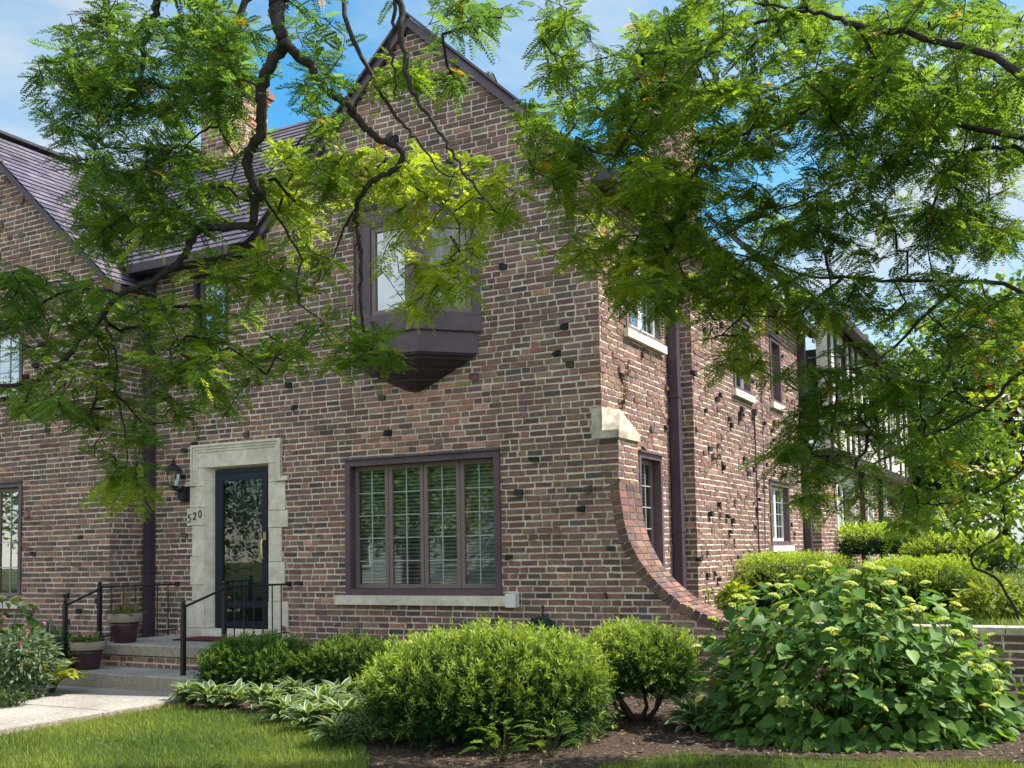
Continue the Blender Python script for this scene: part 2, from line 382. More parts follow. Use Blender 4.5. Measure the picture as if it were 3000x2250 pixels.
bed2 = [(-17, 9.5), (-10.7, 9.5), (-10.7, 7.9), (-10.4, 7.55), (-10.6, 7.2), (-13, 6.4), (-17, 6.2)]
mb = MB(); mb.face([(x, y, -.112) for x, y in bed2]); tag(mb.build('mulch_bed', MULCH), kind='structure')
mb = MB(); mb.face([(-60, -9, -.112), (60, -9, -.112), (60, -4.2, -.112), (-60, -4.2, -.112)]); tag(mb.build('street', ASPH), kind='structure')
mb = MB(); mb.face([(-60, -2.6, -.108), (60, -2.6, -.108), (60, -1.2, -.108), (-60, -1.2, -.108)]); tag(mb.build('sidewalk', CONC), kind='structure')
def inpoly(pts, x, y):
    x = np.asarray(x); y = np.asarray(y); r = np.zeros(x.shape, bool); n = len(pts)
    for i in range(n):
        (a, b), (c, d) = pts[i], pts[(i+1) % n]
        if b == d: continue
        r ^= ((b > y) != (d > y)) & (x < (c-a)*(y-b)/(d-b)+a)
    return r

# ------------------------------------------------------------------ the brick house
HB = (-6.7, 10.14, 0)
house = thing('brick_house', 'brown brick house with front gable, oriel bay and number 520 door', 'house', HB)
WIN = (-7.73, -5.56, .90, 2.545); SMW = (-10.27, -9.66, 4.2, 5.2); DOORH = (-10.27, -8.75, .2, 2.86); BAYH = (-7.42, -5.94, 3.95, 5.35)
cin_z = [.40, .60, .684, .807, .950, 1.127, 1.306, 1.487, 1.751, 2.082, 2.10]
cin_x = [-2.92, -2.92, -3.327, -3.571, -3.735, -3.901, -4.034, -4.117, -4.181, -4.203, -4.203]
def fclip(z):
    a = -11.16; b = -4.3
    if z > 5.42: a = -6.71-(7.79-z)/.95; b = min(b, -6.71+(7.79-z)/.95)
    elif z < 2.1: b = float(np.interp(z, cin_z, cin_x))
    elif z < 2.59: b = -4.115
    return a, b
def hotf(x, z):
    if -7.6 < x < -5.6 and 2.5 < z < 3.35: return .42
    if -8.8 < x < -6.5 and 0 < z < .9: return .18
    if x < -10.2 or (-8.8 < x < -7.8 and z < 2): return .04
    return .05*(z > 5.5)
mb = MB(); brick_wall(mb, FRONT, -11.16, -4.3, -.12, 7.82, [WIN, SMW, DOORH, BAYH], fclip, hotf); mb.build('wall', [BRICK, MORTAR], house)
USW = (10.92, 12.1, 3.93, 5.02); LSW = (11.2, 11.98, .75, 2.53)
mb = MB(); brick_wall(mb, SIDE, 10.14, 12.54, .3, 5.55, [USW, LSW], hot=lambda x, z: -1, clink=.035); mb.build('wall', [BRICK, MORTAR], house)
mb = MB(); brick_wall(mb, RETN, -4.3, -4.05, .3, 5.45, clink=.004); mb.build('wall', [BRICK, MORTAR], house)
W1 = (14.45, 15.35, 3.68, 4.75); W2 = (16.62, 17.32, 3.76, 4.85); W3 = (16.3, 17.6, 1.42, 2.46)
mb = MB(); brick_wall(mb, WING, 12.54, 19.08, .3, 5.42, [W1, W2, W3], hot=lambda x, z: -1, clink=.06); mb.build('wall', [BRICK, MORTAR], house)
# flared buttress: outer face, the curved header course, stone cap
mb = MB(); BF = Fr((-4.115, 0, 0), (0, 1, 0), (1, 0, 0)); brick_wall(mb, BF, 10.14, 10.73, 2.1, 2.59, clink=0)
cur = [(-4.115, 2.10), (-4.097, 1.913), (-4.067, 1.698), (-4.012, 1.485), (-3.913, 1.288), (-3.798, 1.126), (-3.649, .982), (-3.470, .840), (-3.276, .747), (-3.117, .687), (-2.944, .643), (-2.80, .632)]
seg = [0]
for i in range(1, len(cur)): seg.append(seg[-1]+math.hypot(cur[i][0]-cur[i-1][0], cur[i][1]-cur[i-1][1]))
ca = lambda s: np.array([np.interp(s, seg, [c[0] for c in cur]), np.interp(s, seg, [c[1] for c in cur])])
nb = int(seg[-1]/.078)
for i in range(nb):
    s0, s1 = seg[-1]*i/nb, seg[-1]*(i+1)/nb
    tn = ca(s1)-ca(s0); tn /= np.linalg.norm(tn); nn = np.array([tn[1], -tn[0]])
    if nn[0]+nn[1] > 0: nn = -nn
    A, B = ca(s0)+tn*.006, ca(s1)-tn*.006; h = .10
    A2, B2 = A+nn*h, B+nn*h
    m0, m1 = ca(s0), ca(s1)
    for y0, y1 in ((10.135, 10.33), (10.342, 10.535), (10.547, 10.735)):
        t = tuple(v*.82 for v in btint(0)); r = [R.uniform(-.004, .004) for _ in range(4)]
        q = [(A[0]+r[0], y0+r[1], A[1]+r[2]), (B[0], y0+r[1], B[1]), (B2[0], y0+r[1], B2[1]), (A2[0], y0, A2[1]), (A[0], y1, A[1]), (B[0]+r[3], y1, B[1]), (B2[0], y1, B2[1]), (A2[0], y1, A2[1])]
        mb.hexa(q, 0, t)
    mi0, mi1 = m0-(-nn)*.0+nn*.012, m1+nn*.012
    mb.face([(mi0[0], 10.146, mi0[1]), (mi1[0], 10.146, mi1[1]), (mi1[0], 10.73, mi1[1]), (mi0[0], 10.73, mi0[1])], 1)
    k0, k1 = m0+nn*.112, m1+nn*.112
    mb.face([(mi0[0], 10.147, mi0[1]), (mi1[0], 10.147, mi1[1]), (k1[0], 10.147, k1[1]), (k0[0], 10.147, k0[1])], 1)
    mb.face([(k0[0], 10.725, -.1), (k1[0], 10.725, -.1), (k1[0], 10.725, k1[1]+.1), (k0[0], 10.725, k0[1]+.1)], 1)
butt = mb.build('buttress', [BRICK, MORTAR], house)
mb = MB()
mb.box((-4.30, 10.122, 2.59), (-4.095, 10.76, 2.675))
mb.box((-4.415, 10.126, 2.59), (-4.302, 10.17, 2.93)); mb.box((-4.30, 10.126, 2.677), (-4.288, 10.76, 2.935))
a, b, c, d = (-4.286, 10.15, 2.677), (-4.10, 10.15, 2.677), (-4.10, 10.75, 2.677), (-4.286, 10.75, 2.677)
r0, r1 = (-4.286, 10.33, 2.94), (-4.286, 10.64, 2.94); e0 = (-4.20, 10.43, 2.93)
mb.face([a, b, e0, r0]); mb.face([b, c, e0]); mb.face([c, d, r1, e0]); mb.face([r0, e0, r1]); mb.face([d, a, r0, r1])
mb.build('stone_cap', STONED, butt)
# windows
window(house, FRONT, *WIN, n=4, cas=.075, rec=.085, blind=.97, sill=(.14, .09, .115), glass=GLASS)
window(house, FRONT, *SMW, n=1, cas=.045, rec=.06, nx=2, ny=3, blind=.5, casm=TRIMD, sashm=SASH, glass=SGLASS, sill=(.05, .05, .09))
window(house, SIDE, *USW, n=2, cas=.06, rec=.05, nx=2, ny=4, blind=.0, casm=SASH, sashm=WHITE, glass=SGLASS, sill=(.07, .06, .1))
window(house, SIDE, *LSW, n=1, cas=.06, rec=.09, nx=3, ny=6, blind=.8, glass=GLASS)
window(house, WING, *W1, n=1, cas=.06, rec=.08, nx=2, ny=3, blind=.5, glass=SGLASS, sashm=WHITE, sill=(.08, .08, .1))
window(house, WING, *W2, n=1, cas=.06, rec=.09, nx=2, ny=4, blind=.8, sill=(.06, .06, .1))
window(house, WING, *W3, n=2, cas=.07, rec=.08, nx=2, ny=4, blind=.9, sashm=WHITE, sill=(.08, .08, .1))
# junction box at the end of the big sill
mb = MB(); mb.box((-5.465, 10.035, .775), (-5.335, 10.128, .925)); mb.build('junction_box', WHITE, house)
# oriel bay
bay = None
BP = [(-7.59, 10.14), (-7.05, 9.60), (-6.31, 9.60), (-5.77, 10.14)]; BC = np.array([-6.68, 10.14])
def ring(sc, z, ex=0.0):
    r = []
    for (x, y) in BP: r.append((BC[0]+(x-BC[0])*sc, min(10.139, BC[1]+(y-BC[1])*sc), z))
    return r
def loft(mb, rs, m=0, capb=True, capt=True):
    for i in range(len(rs)-1):
        for j in range(3): mb.face([rs[i][j], rs[i][j+1], rs[i+1][j+1], rs[i+1][j]], m)
    if capb: mb.face(rs[0], m)
    if capt: mb.face(rs[-1], m)
mb = MB()
loft(mb, [ring(.955, 3.68), ring(.955, 3.925), ring(1.0, 3.927), ring(1.01, 3.935), ring(1.01, 4.10), ring(.99, 4.115)])
bay = mb.build('bay_window', TRIM, house)
mb = MB(); loft(mb, [ring(.99, 5.22), ring(1.0, 5.24), ring(1.0, 5.40), ring(1.03, 5.402), ring(1.09, 5.44), ring(1.09, 5.48)]); mb.build('cornice', TRIM, bay)
for k in range(3):
    A, B = np.array(BP[k]), np.array(BP[k+1]); u = (B-A); w = np.linalg.norm(u); u /= w
    fr = Fr((A[0], A[1], 0), (u[0], u[1], 0), (u[1], -u[0], 0))
    mb = MB(); e = .105
    mb.fbox(fr, 0.004, e, 4.116, 5.219, -.12, -.002); mb.fbox(fr, w-e, w-.004, 4.116, 5.219, -.12, -.002)
    mb.fbox(fr, e, w-e, 4.116, 4.15, -.12, -.006); mb.fbox(fr, e, w-e, 5.19, 5.219, -.12, -.006)
    mb.build('mullion', TRIM, bay)
    mb = MB(); a, b, c, d, f = e+.004, w-e-.004, 4.152, 5.188, .055
    mb.fbox(fr, a, a+f, c, d, -.07, -.02); mb.fbox(fr, b-f, b, c, d, -.07, -.02); mb.fbox(fr, a+f, b-f, c, c+f, -.07, -.022); mb.fbox(fr, a+f, b-f, d-f, d, -.07, -.022)
    for i in range(1, 3): x = a+f+(b-a-2*f)*i/3; mb.fbox(fr, x-.006, x+.006, c+f, d-f, -.06, -.052, 1)
    for i in range(1, 5): z = c+f+(d-c-2*f)*i/5; mb.fbox(fr, a+f, b-f, z-.006, z+.006, -.062, -.054, 1)
    mb.build('sash', [SASH, MUNT], bay)
    mb = MB(); mb.face([fr.p(a+f, c+f, -.045), fr.p(b-f, c+f, -.045), fr.p(b-f, d-f, -.045), fr.p(a+f, d-f, -.045)]); mb.build('pane', SGLASS if k != 2 else BGLASS, bay)
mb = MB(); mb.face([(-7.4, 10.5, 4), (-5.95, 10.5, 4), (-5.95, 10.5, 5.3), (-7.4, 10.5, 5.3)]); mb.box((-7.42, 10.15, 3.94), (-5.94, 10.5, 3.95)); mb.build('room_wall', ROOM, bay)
mb = MB(); rr = ring(1.10, 5.482); mb.face(rr); ttop = [(-7.05, 10.139, 5.97), (-6.9, 10.0, 5.97), (-6.46, 10.0, 5.97), (-6.31, 10.139, 5.97)]
loft(mb, [ring(1.12, 5.483), ring(1.12, 5.50), ttop]); mb.build('bay_roof', METAL, bay)
mb = MB(); prof = [(3.31, .05), (3.325, .12), (3.36, .22), (3.40, .30), (3.415, .36), (3.43, .37), (3.46, .46), (3.50, .56), (3.515, .60), (3.535, .61), (3.55, .70), (3.60, .78), (3.612, .84), (3.645, .86), (3.655, .92), (3.679, .93)]
loft(mb, [ring(s, z) for z, s in prof]); mb.build('corbel', TRIMD, bay)
# roofs
mb = MB()
q = .72   # 1/sqrt(1+.95^2)
sl = math.sqrt(1+.95**2)
Vr = (-1, 0, .95); Vl = (1, 0, .95)
slates(mb, (-4.16, 10.04, 5.50), (0, 1, 0), Vr, lambda v: (0, 2.5), int(2.56*sl/.155))
slates(mb, (-9.26, 10.04, 5.50), (0, 1, 0), Vl, lambda v: (0, 4.6), int(2.56*sl/.155))
Vm = (0, 1, 1); slates(mb, (-16.5, 9.80, 5.42), (1, 0, 0), Vm, lambda v: (0, 9.4 if v > 3.0 else 7.45), int(3.12*1.414/.155))
slates(mb, (-16.5, 16.04, 5.42), (1, 0, 0), (0, -1, 1), lambda v: (0, 9.4), int(3.12*1.414/.155))
mb.face([(-7.1, 9.84, 5.45), (-7.1, 16, 5.45), (-7.1, 12.92, 8.5)], 0, (.05, .05, .05))
slates(mb, (-3.82, 12.4, 5.36), (0, 1, 0), (-1, 0, .72), lambda v: (0, 6.75), 20)
mb.face([(-9.2, 10.16, 5.45), (-4.31, 10.16, 5.45), (-4.31, 19, 5.40), (-9.2, 19, 5.40)], 0, (.05, .05, .05))
roof = mb.build('roof', SLATE, house)
mb = MB(); mb.box((-17.1, 18.8, -.1), (-4.1, 19.0, 5.4)); mb.box((-17.2, 9.7, -.1), (-17.0, 18.8, 5.4)); mb.build('back_wall', mat('plain_brick', (.15, .10, .085), .9), house)
mb = MB()
def rake(mb, x0, z0, x1, z1, y0, y1, th, m=0):
    mb.hexa([(x0, y0, z0-th), (x1, y0, z1-th), (x1, y0, z1), (x0, y0, z0), (x0, y1, z0-th), (x1, y1, z1-th), (x1, y1, z1), (x0, y1, z0)], m)
rake(mb, -6.71, 7.915, -4.12, 5.455, 10.075, 10.125, .13); rake(mb, -9.30, 5.455, -6.712, 7.915, 10.075, 10.125, .13)
rake(mb, -6.71, 7.965, -4.10, 5.485, 10.03, 10.15, .035); rake(mb, -9.32, 5.485, -6.712, 7.965, 10.03, 10.15, .035)
mb.build('rake_board', TRIM, roof)
for lo, hi in (((-4.29, 9.97, 5.36), (-4.02, 12.5, 5.47)), ((-11.1, 9.70, 5.28), (-9.3, 9.84, 5.40)), ((-3.92, 12.3, 5.25), (-3.74, 19.2, 5.37))):
    mb = MB(); mb.box(lo, hi); mb.build('gutter', TRIMD, roof)
for lo, hi in (((-4.04, 12.56, 5.36), (-3.93, 19.05, 5.40)), ((-11.1, 9.84, 5.34), (-9.3, 10.12, 5.42))):
    mb = MB(); mb.box(lo, hi); mb.build('soffit', TRIMD, roof)
def chimney(x0, x1, y0, y1, z0, z1, par):
    mb = MB(); 
    for fr, a, b in ((Fr((0, y0, 0), (1, 0, 0), (0, -1, 0)), x0, x1), (Fr((x1, 0, 0), (0, 1, 0), (1, 0, 0)), y0, y1), (Fr((0, y1, 0), (-1, 0, 0), (0, 1, 0)), -x1, -x0), (Fr((x0, 0, 0), (0, -1, 0), (-1, 0, 0)), -y1, -y0)):
        brick_wall(mb, fr, a, b, z0, z1, hot=lambda x, z: .45, clink=.004)
    for k, (e, h) in enumerate(((.04, .1), (.09, .1), (.03, .12))):
        z = z1+sum((.1, .1, .12)[:k]); mb.hexa([(x0-e, y0-e, z), (x1+e, y0-e, z), (x1+e, y1+e, z), (x0-e, y1+e, z), (x0-e, y0-e, z+h), (x1+e, y0-e, z+h), (x1+e, y1+e, z+h), (x0-e, y1+e, z+h)], 0, btint(.3))
    return mb.build('chimney', [BRICK, MORTAR], par)
chimney(-12.02, -11.5, 12.0, 13.0, 6.6, 9.0, roof)
chimney(-5.15, -4.55, 13.9, 14.6, 5.4, 8.4, roof)
# downspouts
mb = MB(); mb.box((-11.10, 10.03, -.02), (-10.98, 10.125, 5.3)); 
for z in (1.2, 3.0, 4.8): mb.box((-11.12, 10.02, z), (-10.96, 10.128, z+.05))
mb.build('downspout', SPOUT, house)
mb = MB(); mb.box((-4.285, 12.30, .5), (-4.165, 12.42, 5.4))
for z in (1.6, 3.3, 4.9): mb.box((-4.29, 12.28, z), (-4.155, 12.44, z+.05))
mb.build('downspout', SPOUT, house)
mb = MB(); mb.box((-4.035, 18.68, .6), (-3.92, 18.80, 5.25)); mb.build('downspout', SPOUT, house)
mb = MB(); mb.tube([(-4.02, 15.42, 3.45), (-4.02, 15.43, 2), (-4.02, 15.45, .6)], .013, 5); mb.tube([(-4.03, 15.95, 4.9), (-4.02, 15.9, 2.6), (-4.0, 15.75, 1.6), (-4.0, 15.6, .6)], .007, 4); mb.box((-4.04, 15.38, 3.4), (-3.98, 15.46, 3.5)); mb.build('cable', TRIMD, house)
# door surround
sur = MB(); y = lambda a: 10.14-a
def blk(x0, x1, z0, z1, d, t=0): sur.box((x0, 10.14-d, z0), (x1, 10.30, z1-.006), 0)
XL = -10.06; XR = -8.955
for x0, z0, z1, d in ((-10.33, 2.06, 2.345, .012), (-10.38, 1.82, 2.06, .016), (-10.29, 1.41, 1.82, .010), (-10.32, 1.03, 1.41, .013), (-10.29, .82, 1.03, .010), (-10.40, .46, .82, .02), (-10.44, .24, .46, .03)): blk(x0, XL, z0, z1, d)
for x1, z0, z1, d in ((-8.68, 1.98, 2.345, .012), (-8.635, 1.76, 1.98, .016), (-8.74, 1.325, 1.76, .010), (-8.69, 1.03, 1.325, .013), (-8.73, .82, 1.03, .010), (-8.635, .46, .82, .02), (-8.60, .24, .46, .03)): blk(XR, x1, z0, z1, d)
blk(-10.20, -8.82, 2.59, 2.80, .011); blk(-10.20, XL, 2.345, 2.59, .011); blk(XR, -8.82, 2.345, 2.59, .011)
# splayed reveals
sur.face([(XL, 10.132, .46), (-9.945, 10.27, .46), (-9.945, 10.27, 2.55), (XL, 10.132, 2.588)]); sur.face([(XR, 10.132, .46), (-8.97, 10.27, .46), (-8.97, 10.27, 2.55), (XR, 10.132, 2.588)])
sur.face([(XL, 10.132, 2.588), (XR, 10.132, 2.588), (-8.97, 10.27, 2.55), (-9.945, 10.27, 2.55)])
sur.box((-10.04, 10.05, .34), (-8.95, 10.26, .452))
surround = sur.build('door_surround', STONE, house)
mb = MB()
def mould(x0, x1, z0, z1):
    mb.box((x0, 10.098, z0), (x1, 10.139, z1))
for e, d in ((.0, .05), (.035, .035), (.07, .022)):
    xo, xi = -10.29+e, -10.29+e+.033; zt = 2.90-e
    mb.box((xo, 10.14-d, 2.35+(.0 if e < .05 else .0)), (xi, 10.155, zt)); mb.box((-8.73-e-.033, 10.14-d, 2.35), (-8.73-e, 10.155, zt))
    mb.box((xi, 10.14-d+.001, zt-.033), (-8.73-e-.033, 10.155, zt))
    if e < .06: mb.box((-10.40+e*.3, 10.14-d+.001, 2.35+e*.9), (-10.292, 10.155, 2.35+e*.9+.03)); mb.box((-8.728, 10.14-d+.001, 2.35+e*.9), (-8.61-e*.3, 10.155, 2.35+e*.9+.03))
mb.build('hood_mould', STONE, surround)
# house number 5 2 0
def stroke(pts, r, ox, oz, h, mbx, y=10.116, lean=.0):
    sm = []
    P_ = [np.array(p, float) for p in pts]
    for i in range(len(P_)-1):
        p0, p1, p2, p3 = P_[max(i-1, 0)], P_[i], P_[i+1], P_[min(i+2, len(P_)-1)]
        for k in range(4):
            u = k/4; sm.append(.5*((2*p1)+(p2-p0)*u+(2*p0-5*p1+4*p2-p3)*u*u+(3*p1-p0-3*p2+p3)*u**3))
    sm.append(P_[-1])
    mbx.tube([(ox+p[0]*h+p[1]*h*lean, y, oz+p[1]*h) for p in sm], r, 6)
for ch, ox, oz in (('5', -10.355, 1.87), ('2', -10.262, 1.895), ('0', -10.165, 1.925)):
    mb = MB()
    if ch == '5': stroke([(.55, 1), (.15, .97)], .006, ox, oz, .1, mb); stroke([(.15, .97), (.1, .55), (.38, .62), (.5, .35), (.3, .05), (0, .08)], .0065, ox, oz, .1, mb)
    if ch == '2': stroke([(.05, .78), (.25, 1), (.5, .85), (.42, .55), (.02, .02), (.28, .1), (.58, .06)], .0065, ox, oz, .1, mb)
    if ch == '0': stroke([(.3, 1), (.08, .75), (.05, .3), (.25, .0), (.48, .25), (.5, .7), (.3, 1)], .0065, ox, oz, .1, mb)
    mb.build('house_number', IRON, surround)
# storm door with the inner door behind
mb = MB(); x0, x1, z0, z1 = -9.943, -8.972, .453, 2.548
mb.box((x0, 10.20, z0), (x0+.05, 10.26, z1)); mb.box((x1-.05, 10.20, z0), (x1, 10.26, z1)); mb.box((x0+.05, 10.20, z1-.05), (x1-.05, 10.26, z1))
a, b = x0+.055, x1-.055
mb.box((a, 10.19, z0+.02), (a+.085, 10.225, z1-.055)); mb.box((b-.085, 10.19, z0+.02), (b, 10.225, z1-.055)); mb.box((a+.085, 10.191, z1-.15), (b-.085, 10.225, z1-.055))
mb.box((a+.085, 10.191, z0+.02), (b-.085, 10.225, z0+.10)); mb.box((a+.085, 10.191, z0+.27), (b-.085, 10.225, z0+.36))
for xa in (a+.085, b-.097): mb.box((xa, 10.195, z0+.36), (xa+.012, 10.22, z1-.15))
door = mb.build('front_door', NAVY, house)
mb = MB(); mb.face([(a+.085, 10.208, z0+.36), (b-.085, 10.208, z0+.36), (b-.085, 10.208, z1-.15), (a+.085, 10.208, z1-.15)]); mb.face([(a+.085, 10.208, z0+.1), (b-.085, 10.208, z0+.1), (b-.085, 10.208, z0+.27), (a+.085, 10.208, z0+.27)]); mb.build('pane', DGLASS, door)
mb = MB(); mb.box((x0, 10.30, z0), (x1, 10.34, z1))
for xa, xb, za, zb in ((-9.8, -9.5, .6, 1.15), (-9.4, -9.1, .6, 1.15), (-9.8, -9.5, 1.5, 2.3), (-9.4, -9.1, 1.5, 2.3)): mb.box((xa, 10.29, za), (xb, 10.301, zb))
mb.build('inner_door', DOORIN, door)
mb = MB(); mb.box((-9.56, 10.275, 1.29), (-9.32, 10.299, 1.37)); mb.build('mail_slot', BRASS, door)
mb = MB(); hx = b-.045; mb.tube([(hx, 10.19, 1.60), (hx-.005, 10.15, 1.61), (hx-.01, 10.135, 1.55), (hx, 10.13, 1.42), (hx+.005, 10.14, 1.36), (hx, 10.19, 1.34)], .012, 6); mb.box((hx-.02, 10.183, 1.60), (hx+.02, 10.192, 1.70)); mb.build('handle', BRASS, door)
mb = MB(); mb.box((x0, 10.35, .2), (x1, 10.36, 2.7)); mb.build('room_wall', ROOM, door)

# wall lantern
lan = thing('wall_lantern', 'black wall lantern on the bricks left of the blue front door', 'lantern', (-10.43, 10.14, 2.2))
mb = MB(); mb.box((-10.48, 10.10, 2.15), (-10.34, 10.139, 2.36)); mb.box((-10.46, 10.04, 2.17), (-10.36, 10.10, 2.33)); mb.tube([(-10.42, 10.05, 2.28), (-10.44, 9.98, 2.30), (-10.45, 9.96, 2.34)], .016, 6); mb.build('bracket', IRON, lan)
c = (-10.45, 9.95, 2.34); mb = MB()
mb.lathe(c, [(.02, -.05), (.045, -.02), (.055, 0), (.06, .015)], 6); mb.lathe(c, [(.105, .215), (.11, .23), (.075, .275), (.03, .31), (.02, .325), (.028, .345), (.006, .385)], 6)
for j in range(6): w = 2*math.pi*j/6; mb.tube([(c[0]+.058*math.cos(w), c[1]+.058*math.sin(w), c[2]+.012), (c[0]+.092*math.cos(w), c[1]+.092*math.sin(w), c[2]+.218)], .006, 4)
mb.build('lantern_frame', IRON, lan)
mb = MB(); mb.lathe(c, [(.054, .014), (.087, .216)], 6); mb.build('lantern_glass', LAMPG, lan)
mb = MB(); mb.lathe(c, [(.015, .02), (.018, .1), (.01, .13)], 8); mb.build('bulb', WHITE, lan)

# ------------------------------------------------------------------ the neighbour at the left
nb_ = thing('brick_house', 'neighbouring brown brick house with steep purple slate gable at the left edge', 'house', (-14.2, 9.52, 0))
apx, apz = -14.2, 7.97
def lclip(z):
    if z < 5.25: return -17.3, -11.16
    h = (apz-.12-z)/.9; return apx-h, min(-11.16, apx+h)
LW1 = (-15.3, -12.95, .82, 2.5); LW2 = (-15.0, -12.98, 3.85, 4.75)
mb = MB(); brick_wall(mb, LEFTF, -17.3, -11.16, -.12, 7.86, [LW1, LW2], lclip, lambda x, z: .05); mb.build('wall', [BRICK, MORTAR], nb_)
mb = MB(); brick_wall(mb, LRET, 9.52, 10.14, -.12, 5.2, clink=.004); mb.build('wall', [BRICK, MORTAR], nb_)
window(nb_, LEFTF, *LW1, n=4, cas=.06, rec=.06, nx=2, ny=4, blind=.9, sashm=SASH, sill=(.1, .1, .1)); window(nb_, LEFTF, *LW2, n=3, cas=.06, rec=.06, nx=2, ny=4, blind=.6, glass=SGLASS, sashm=WHITE, sill=(.1, .1, .1))
mb = MB(); sl = math.sqrt(1+.81); slates(mb, (-11.0, 9.36, apz-.9*3.2), (0, 1, 0), (-1, 0, .9), lambda v: (0, 4.6), int(3.22*sl/.155)); slates(mb, (-17.4, 9.36, apz-.9*3.2), (0, 1, 0), (1, 0, .9), lambda v: (0, 4.6), int(3.22*sl/.155))
mb.box((apx-.10, 9.36, apz+.005), (apx+.10, 13.9, apz+.05), 0, (.06, .06, .07))
nroof = mb.build('roof', SLATE, nb_)
mb = MB(); rake(mb, apx, apz-.0, -10.98, apz-.9*3.22, 9.39, 9.51, .14); rake(mb, -17.42, apz-.9*3.22, apx-.002, apz, 9.39, 9.51, .14); mb.build('rake_board', TRIMD, nroof)
mb = MB(); mb.box((-17.3, 9.54, -.1), (-11.18, 9.6, .1)); mb.build('foundation', MORTAR, nb_)

# ------------------------------------------------------------------ half-timbered house at the far end
th = thing('timbered_house', 'half timbered house with pale stucco beyond the long brick side wall', 'house', (-3.82, 24.5, .7))
TW = [(20.6, 22.6, 1.5, 2.75), (24.2, 25.0, .9, 2.8), (26.3, 27.2, .9, 2.8)]
mb = MB(); brick_wall(mb, TIMB, 19.08, 30.4, .4, 3.05, TW, clink=.01); brick_wall(mb, RET2, -4.05, -3.82, .4, 3.05, clink=0); mb.build('wall', [BRICK, MORTAR], th)
for w in TW: window(th, TIMB, *w, n=2 if w[1]-w[0] > 1 else 1, cas=.1, rec=.06, nx=2, ny=4, blind=.6, casm=WHITE, sashm=WHITE, glass=SGLASS)
mb = MB(); UF = Fr((-3.60, 0, 0), (0, 1, 0), (1, 0, 0)); UW = [(20.0, 20.7, 3.9, 5.2), (22.1, 24.6, 3.9, 5.1), (26.5, 28.2, 3.9, 5.1)]
def panel(mb, fr, s0, s1, z0, z1, holes):
    xs_ = sorted({s0, s1, *[h[0] for h in holes], *[h[1] for h in holes]})
    for a, b in zip(xs_[:-1], xs_[1:]):
        hh = [h for h in holes if h[0] <= a+1e-6 and h[1] >= b-1e-6]
        if hh: h = hh[0]; mb.fbox(fr, a, b, z0, h[2], -.2, 0); mb.fbox(fr, a, b, h[3], z1, -.2, 0)
        else: mb.fbox(fr, a, b, z0, z1, -.2, 0)
panel(mb, UF, 19.1, 30.4, 3.05, 5.6, UW); mb.build('stucco_wall', STUCCO, th)
mb = MB()
for s in (19.12, 19.75, 20.72, 21.3, 22.0, 24.62, 25.5, 26.4, 28.25, 29.2, 30.2): mb.fbox(UF, s, s+.16, 3.05, 5.6, 0, .035)
mb.fbox(UF, 19.1, 30.4, 3.0, 3.2, .036, .06); mb.fbox(UF, 19.1, 30.4, 5.45, 5.6, .036, .06); mb.fbox(UF, 19.1, 30.4, 3.7, 3.85, .036, .05)
mb.hexa([(-4.05, 19.04, 2.98), (-3.55, 19.04, 2.98), (-3.55, 19.2, 2.98), (-4.05, 19.2, 2.98), (-4.05, 19.04, 3.15), (-3.55, 19.04, 3.15), (-3.55, 19.2, 3.15), (-4.05, 19.2, 3.15)])
for s in (23.3, 25.9): mb.fbox(TIMB, s, s+.14, .5, 3.0, .002, .1)
mb.build('timber', TIMBER, th)
for w in UW: window(th, UF, *w, n=3 if w[1]-w[0] > 1 else 1, cas=.08, rec=.03, nx=1, ny=3, blind=.5, casm=TIMBER, sashm=WHITE, glass=SGLASS)
mb = MB(); slates(mb, (-3.35, 19.0, 5.58), (0, 1, 0), (-1, 0, .95), lambda v: (0, 11.5), 22); r_ = mb.build('roof', SLATE, th)
mb = MB(); mb.box((-3.45, 18.95, 5.48), (-3.26, 30.5, 5.6)); mb.build('gutter', TRIMD, r_)
mb = MB(); mb.box((-3.66, 30.3, .5), (-3.56, 30.4, 5.4)); mb.build('downspout', SPOUT, th)

# ------------------------------------------------------------------ garden wall, stoop, rails
gw = thing('garden_wall', 'low brick garden wall with pale flat coping behind the hydrangea', 'wall', (0, 10.24, -.12))
mb = MB(); brick_wall(mb, FRONT, -2.90, 9.5, -.12, .575, clink=.004); mb.build('wall', [BRICK, MORTAR], gw)
mb = MB()
x = -2.86
while x < 9.5: mb.box((x, 10.10, .578), (x+.59, 10.38, .64)); x += .6
mb.build('coping', STONED, gw)
st = thing('front_stoop', 'concrete stoop with brick riser and one step below the front door', 'stoop', (-9.5, 9.4, -.12))
def slab(mb, x0, x1, y0, y1, z0, z1):
    mb.hexa([(x0, y0, z0), (x1, y0, z0), (x1, y1, z0), (x0, y1, z0), (x0, y0, z1-.012), (x1, y0, z1-.012), (x1, y1, z1-.012), (x0, y1, z1-.012)], 1)
    mb.hexa([(x0, y0, z1-.012), (x1, y0, z1-.012), (x1, y1, z1-.012), (x0, y1, z1-.012), (x0+.012, y0+.012, z1), (x1-.012, y0+.012, z1), (x1-.012, y1, z1), (x0+.012, y1, z1)], 0, skip=(0,))
mb = MB(); slab(mb, -10.62, -8.45, 8.76, 10.03, .235, .36); mb.build('slab', [CONC, CONCS], st)
